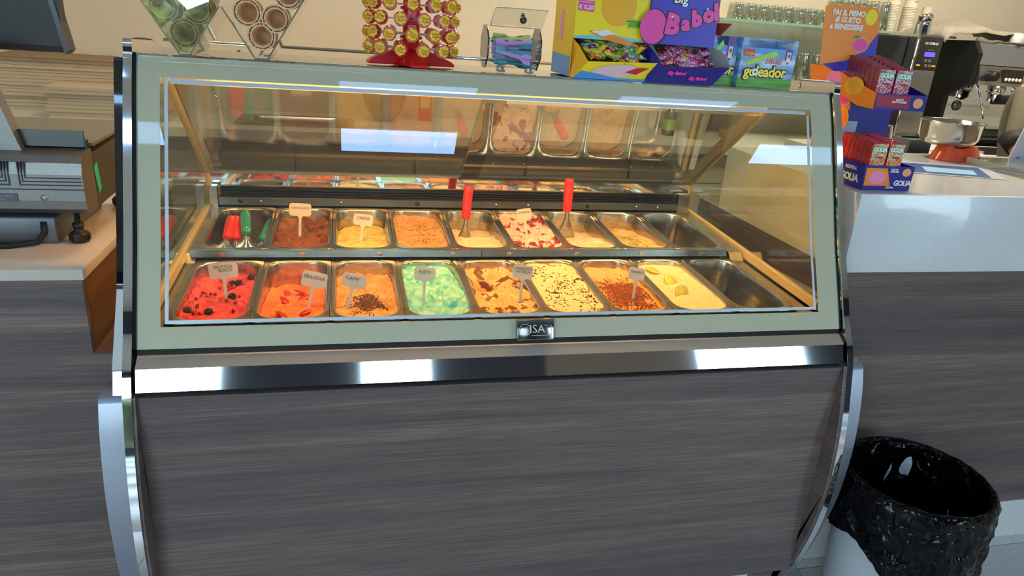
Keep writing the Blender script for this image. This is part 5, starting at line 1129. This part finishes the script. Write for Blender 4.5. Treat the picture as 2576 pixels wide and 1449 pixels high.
# service shelf behind the bar with cup, tamper station
ws = thing('work_table', 'pale low work table behind the bar with a black drip rack', 'table', (3.4, 1.35, ZF)); obj('tabletop', MB().box((2.5, 1.33, .16), (4.6, 1.66, .199)), WHITE, ws, True)
for x in (2.55, 4.5):
    for y in (1.35, 1.58): obj('leg', MB().box((x, y, ZF + .001), (x + .05, y + .05, .16)), WHITE, ws, True)
t = thing('drip_rack', 'black ribbed rack on the low work table under the espresso machine', 'rack', (3.45, 1.45, .2)); 
for q in range(26): obj('slat', MB().box((-.02 + q * .013, -.06, .012), (-.014 + q * .013, .06, .018)), BLACK, t)
obj('frame', MB().box((-.03, -.07, .0), (.32, -.06, .016)).box((-.03, .06, .0), (.32, .07, .016)), BLACK, t)
t = thing('knock_box', 'dark grey knock box on the low work table left of the bowl', 'box', (2.95, 1.35, .2)); obj('body', MB().box((-.06, -.06, 0), (.06, .06, .07), bev=.004), mat('kb_grey', '4c4c50', .4), t); obj('bar', MB().tube([(-.055, 0, .075), (.055, 0, .075)], .006), BLACK, t)
t = obj('steel_jug', MB().lathe([(0, 0), (.045, 0), (.048, .03), (.040, .10), (.042, .104), (.038, .10), (.044, .03), (0, .004)], 24), STEEL); t.location = (2.93, 1.52, .2005); setp(t, 'small steel milk jug behind the knock box', 'jug')

# ------------------------------------------------------------------ waste bin
bn = thing('waste_bin', 'white ribbed round waste bin in front of the bar', 'bin', (1.882, -.160, ZF))
mb = MB(); pr = []
n = 44
for q in range(n + 1):
    z = .001 + .485 * q / n; pr.append((.150 + .032 * q / n + (.0012 if q % 2 else 0), z))
mb.lathe([(0, .001)] + pr + [(.186, .490), (.182, .492), (.176, .480), (.148, .01), (0, .01)], 56); obj('body', mb, mat('bin_white', 'b8bcc0', .45), bn)
BAGM = noise_mat('black_bag_plastic', ((.3, '040405'), (.7, '0a0a0c')), (30, 30, 30), .12, spec=.16); _n2, _l2, _b2 = nodes(BAGM)
vz = _n2.new('ShaderNodeTexNoise'); vz.inputs['Scale'].default_value = 11; vz.inputs['Detail'].default_value = 2; vz.inputs['Distortion'].default_value = 1.2; bpp = _n2.new('ShaderNodeBump'); bpp.inputs['Distance'].default_value = .03; bpp.inputs['Strength'].default_value = .9
tcc = _n2.new('ShaderNodeTexCoord'); _l2.new(tcc.outputs['Object'], vz.inputs[0]); _ab = _n2.new('ShaderNodeMath'); _ab.operation = 'SUBTRACT'; _ab.inputs[1].default_value = .5; _a2 = _n2.new('ShaderNodeMath'); _a2.operation = 'ABSOLUTE'; _l2.new(vz.outputs[0], _ab.inputs[0]); _l2.new(_ab.outputs[0], _a2.inputs[0]); _l2.new(_a2.outputs[0], bpp.inputs['Height']); _l2.new(bpp.outputs[0], _b2.inputs['Normal'])
def bag(u, v):
    a = u * 2 * math.pi; front = .5 + .5 * math.cos(a + math.radians(78))     # towards the customer and left the skirt hangs lower
    if v < .45:                 # outside skirt, from the hem up
        s = v / .45; hang = .10 + .15 * front + .02 * math.sin(a * 5)
        z = .505 - hang * (1 - s); r = .192 + .010 * math.sin(a * 7 + s * 2) * (1 - s) + .012 * (1 - s) * noise.noise(Vector((math.cos(a) * 3, math.sin(a) * 3, s * 2)))
        fold = lambda k, z_: max(0.0, 1 - abs(noise.noise(Vector((math.cos(a) * k, math.sin(a) * k, z_)))) * 5)
        r += .007 * fold(3.2, s * 2.5) * (.3 + .7 * (1 - s)) + .004 * fold(6, s * 4 + 5)
    elif v < .6:
        s = (v - .45) / .15; r = .192 - .022 * s; z = .505 + .010 * math.sin(math.pi * s) + .005 * noise.noise(Vector((math.cos(a) * 5, math.sin(a) * 5, 3)))
    else:
        s = (v - .6) / .4; r = .170 - .03 * s + .005 * max(0, 1 - abs(noise.noise(Vector((math.cos(a) * 5, math.sin(a) * 5, s * 5)))) * 5) * (1 if s < .9 else 0) + .012 * noise.noise(Vector((math.cos(a) * 4, math.sin(a) * 4, s * 4))) * (1 if s < .9 else 0); z = .503 - .42 * s
    return (r * math.cos(a), r * math.sin(a), z)
mb = MB().grid(bag, 240, 80, wrap=True); mb.add([(.14 * math.cos(q / 30 * 6.283), .14 * math.sin(q / 30 * 6.283), .084) for q in range(30)], [tuple(range(30))])
bg2 = obj('bin_bag', mb, BAGM); bg2.location = (1.882, -.160, ZF); setp(bg2, 'crumpled glossy black bin bag lining the white waste bin', 'bin bag')
t = obj('torn_paper', MB().grid(lambda u, v: (u * .035 - .017, v * .05 - .025, .006 * math.sin(u * 3) + .004 * v), 4, 4), mat('scrap_paper', 'a89488', .7)); t.location = (1.985, -.245, ZF + .30); t.rotation_euler = (1.1, .1, .6); setp(t, 'small torn scrap of paper inside the black bin bag', 'scrap')

# ------------------------------------------------------------------ the barista, mostly outside the right edge
def skin(name, verts, edges, radii, m, levels=2):
    me = D.meshes.new(name); me.from_pydata(verts, edges, []); o = D.objects.new(name, me); COL.objects.link(o)
    md = o.modifiers.new('s', 'SKIN'); md.use_smooth_shade = True
    for i, r_ in enumerate(radii): me.skin_vertices[0].data[i].radius = (r_ if isinstance(r_, tuple) else (r_, r_))
    me.skin_vertices[0].data[0].use_root = True
    if levels: sd = o.modifiers.new('d', 'SUBSURF'); sd.levels = sd.render_levels = levels
    dg = bpy.context.evaluated_depsgraph_get(); m2 = D.meshes.new_from_object(o.evaluated_get(dg)); D.objects.remove(o)
    m2.materials.clear()
    for mm in (m if isinstance(m, list) else [m]): m2.materials.append(mm)
    m2.polygons.foreach_set('use_smooth', [True] * len(m2.polygons)); return m2
SKIN = mat('skin', 'b88468', .5, sss=.15); HOOD = noise_mat('olive_sweater', ((.3, '5c5a4c'), (.7, '6e6b5c')), (120, 120, 120), .95, bump=.0008); TROU = mat('dark_trousers', '1c1e26', .9); HAIR = mat('dark_hair', '1c120c', .6); CUFF = mat('black_cuff', '0c0c0e', .7)
pe = thing('person', 'person in an olive sweater with black cuff behind the bar, cut off at right', 'person', (3.42, 1.12, ZF))
px, py = 3.42, 1.12
V = {'pel': (px, py, .0), 'bel': (px, py, .15), 'che': (px, py - .01, .36), 'nck': (px, py - .01, .52), 'hd0': (px, py - .02, .60), 'hd1': (px, py - .02, .72), 'shL': (px - .18, py - .01, .45), 'elL': (3.17, 1.02, .52), 'e2': (3.07, .93, .42), 'wrL': (2.985, .86, .325), 'haL': (2.98, .80, .302),
     'shR': (px + .18, py, .45), 'elR': (px + .26, py - .04, .18), 'wrR': (px + .18, py - .22, .10), 'haR': (px + .15, py - .28, .12), 'hpL': (px - .09, py, -.06), 'knL': (px - .10, py - .02, -.46), 'anL': (px - .10, py, -.86), 'toL': (px - .11, py - .16, -.905), 'hpR': (px + .09, py, -.06), 'knR': (px + .10, py - .02, -.46), 'anR': (px + .10, py, -.86), 'toR': (px + .11, py - .16, -.905)}
names = list(V); ix = {n_: i for i, n_ in enumerate(names)}
E_ = [('pel', 'bel'), ('bel', 'che'), ('che', 'nck'), ('nck', 'hd0'), ('hd0', 'hd1'), ('che', 'shL'), ('shL', 'elL'), ('elL', 'e2'), ('e2', 'wrL'), ('wrL', 'haL'), ('che', 'shR'), ('shR', 'elR'), ('elR', 'wrR'), ('wrR', 'haR'), ('pel', 'hpL'), ('hpL', 'knL'), ('knL', 'anL'), ('anL', 'toL'), ('pel', 'hpR'), ('hpR', 'knR'), ('knR', 'anR'), ('anR', 'toR')]
RR = dict(pel=(.15, .11), bel=(.14, .10), che=(.16, .11), nck=.055, hd0=.075, hd1=.085, shL=.07, elL=.058, e2=.052, wrL=.038, haL=.026, shR=.07, elR=.052, wrR=.036, haR=.026, hpL=.09, knL=.062, anL=.042, toL=.038, hpR=.09, knR=.062, anR=.042, toR=.038)
me = skin('body', [V[n_] for n_ in names], [(ix[a], ix[b]) for a, b in E_], [RR[n_] for n_ in names], [HOOD, SKIN, TROU])
for pl in me.polygons:
    c = pl.center; pl.material_index = 0
    if c.z < .02: pl.material_index = 2
    elif c.z > .54: pl.material_index = 1
    elif c.y < .845 or (c.x > px and c.y < py - .22): pl.material_index = 1
o = obj('body', me, [], pe); o.location = (-px, -py, .94)
obj('hair', MB().ball((0, .022, .742 + .94), .095, 20, 12, sc=(.95, 1.0, .78), bumpy=.1), HAIR, pe)
obj('cuff', MB().tube([(2.990 - px, .885 - py, .352 + .94), (2.983 - px, .835 - py, .312 + .94)], [.046, .036], 16), CUFF, pe)
fc = MB(); fc.ball((0, -.105, .69 + .94), .014, 10, 8, sc=(.8, 1.2, 1.3)); obj('nose', fc, SKIN, pe)
for s in (-1, 1): obj('eye', MB().ball((s * .03, -.092, .715 + .94), .010, 10, 8), C_['white'], pe); obj('ear', MB().ball((s * .085, -.02, .69 + .94), .02, 10, 8, sc=(.4, .8, 1.2)), SKIN, pe)
obj('mouth', MB().ball((0, -.094, .655 + .94), .016, 10, 6, sc=(1.3, .5, .4)), mat('lips', '9c5a50', .5), pe)
for q in range(5):
    bx, by, bz = 2.98, .80, .302; a = (-.9, -.30, -.08, .14, .36)[q]; l = (.05, .07, .078, .072, .058)[q]
    d = Vector((math.sin(a), -math.cos(a), -.12)); st = Vector((bx + (q - 2) * .014, by, bz))
    p1 = st + d * l * .5; p2 = st + d * l * .8 + Vector((0, 0, -.008)); p3 = st + d * l + Vector((0, 0, -.02))
    obj('finger', MB().tube([tuple(v - Vector((px, py, -.94))) for v in (st, p1, p2, p3)], [.0095, .009, .008, .0055], 8), SKIN, pe)

# ------------------------------------------------------------------ lift everything so that the floor is at z = 0
for o in list(S.objects):
    if o.parent is None and o.type != 'CAMERA': o.location.z += ZO
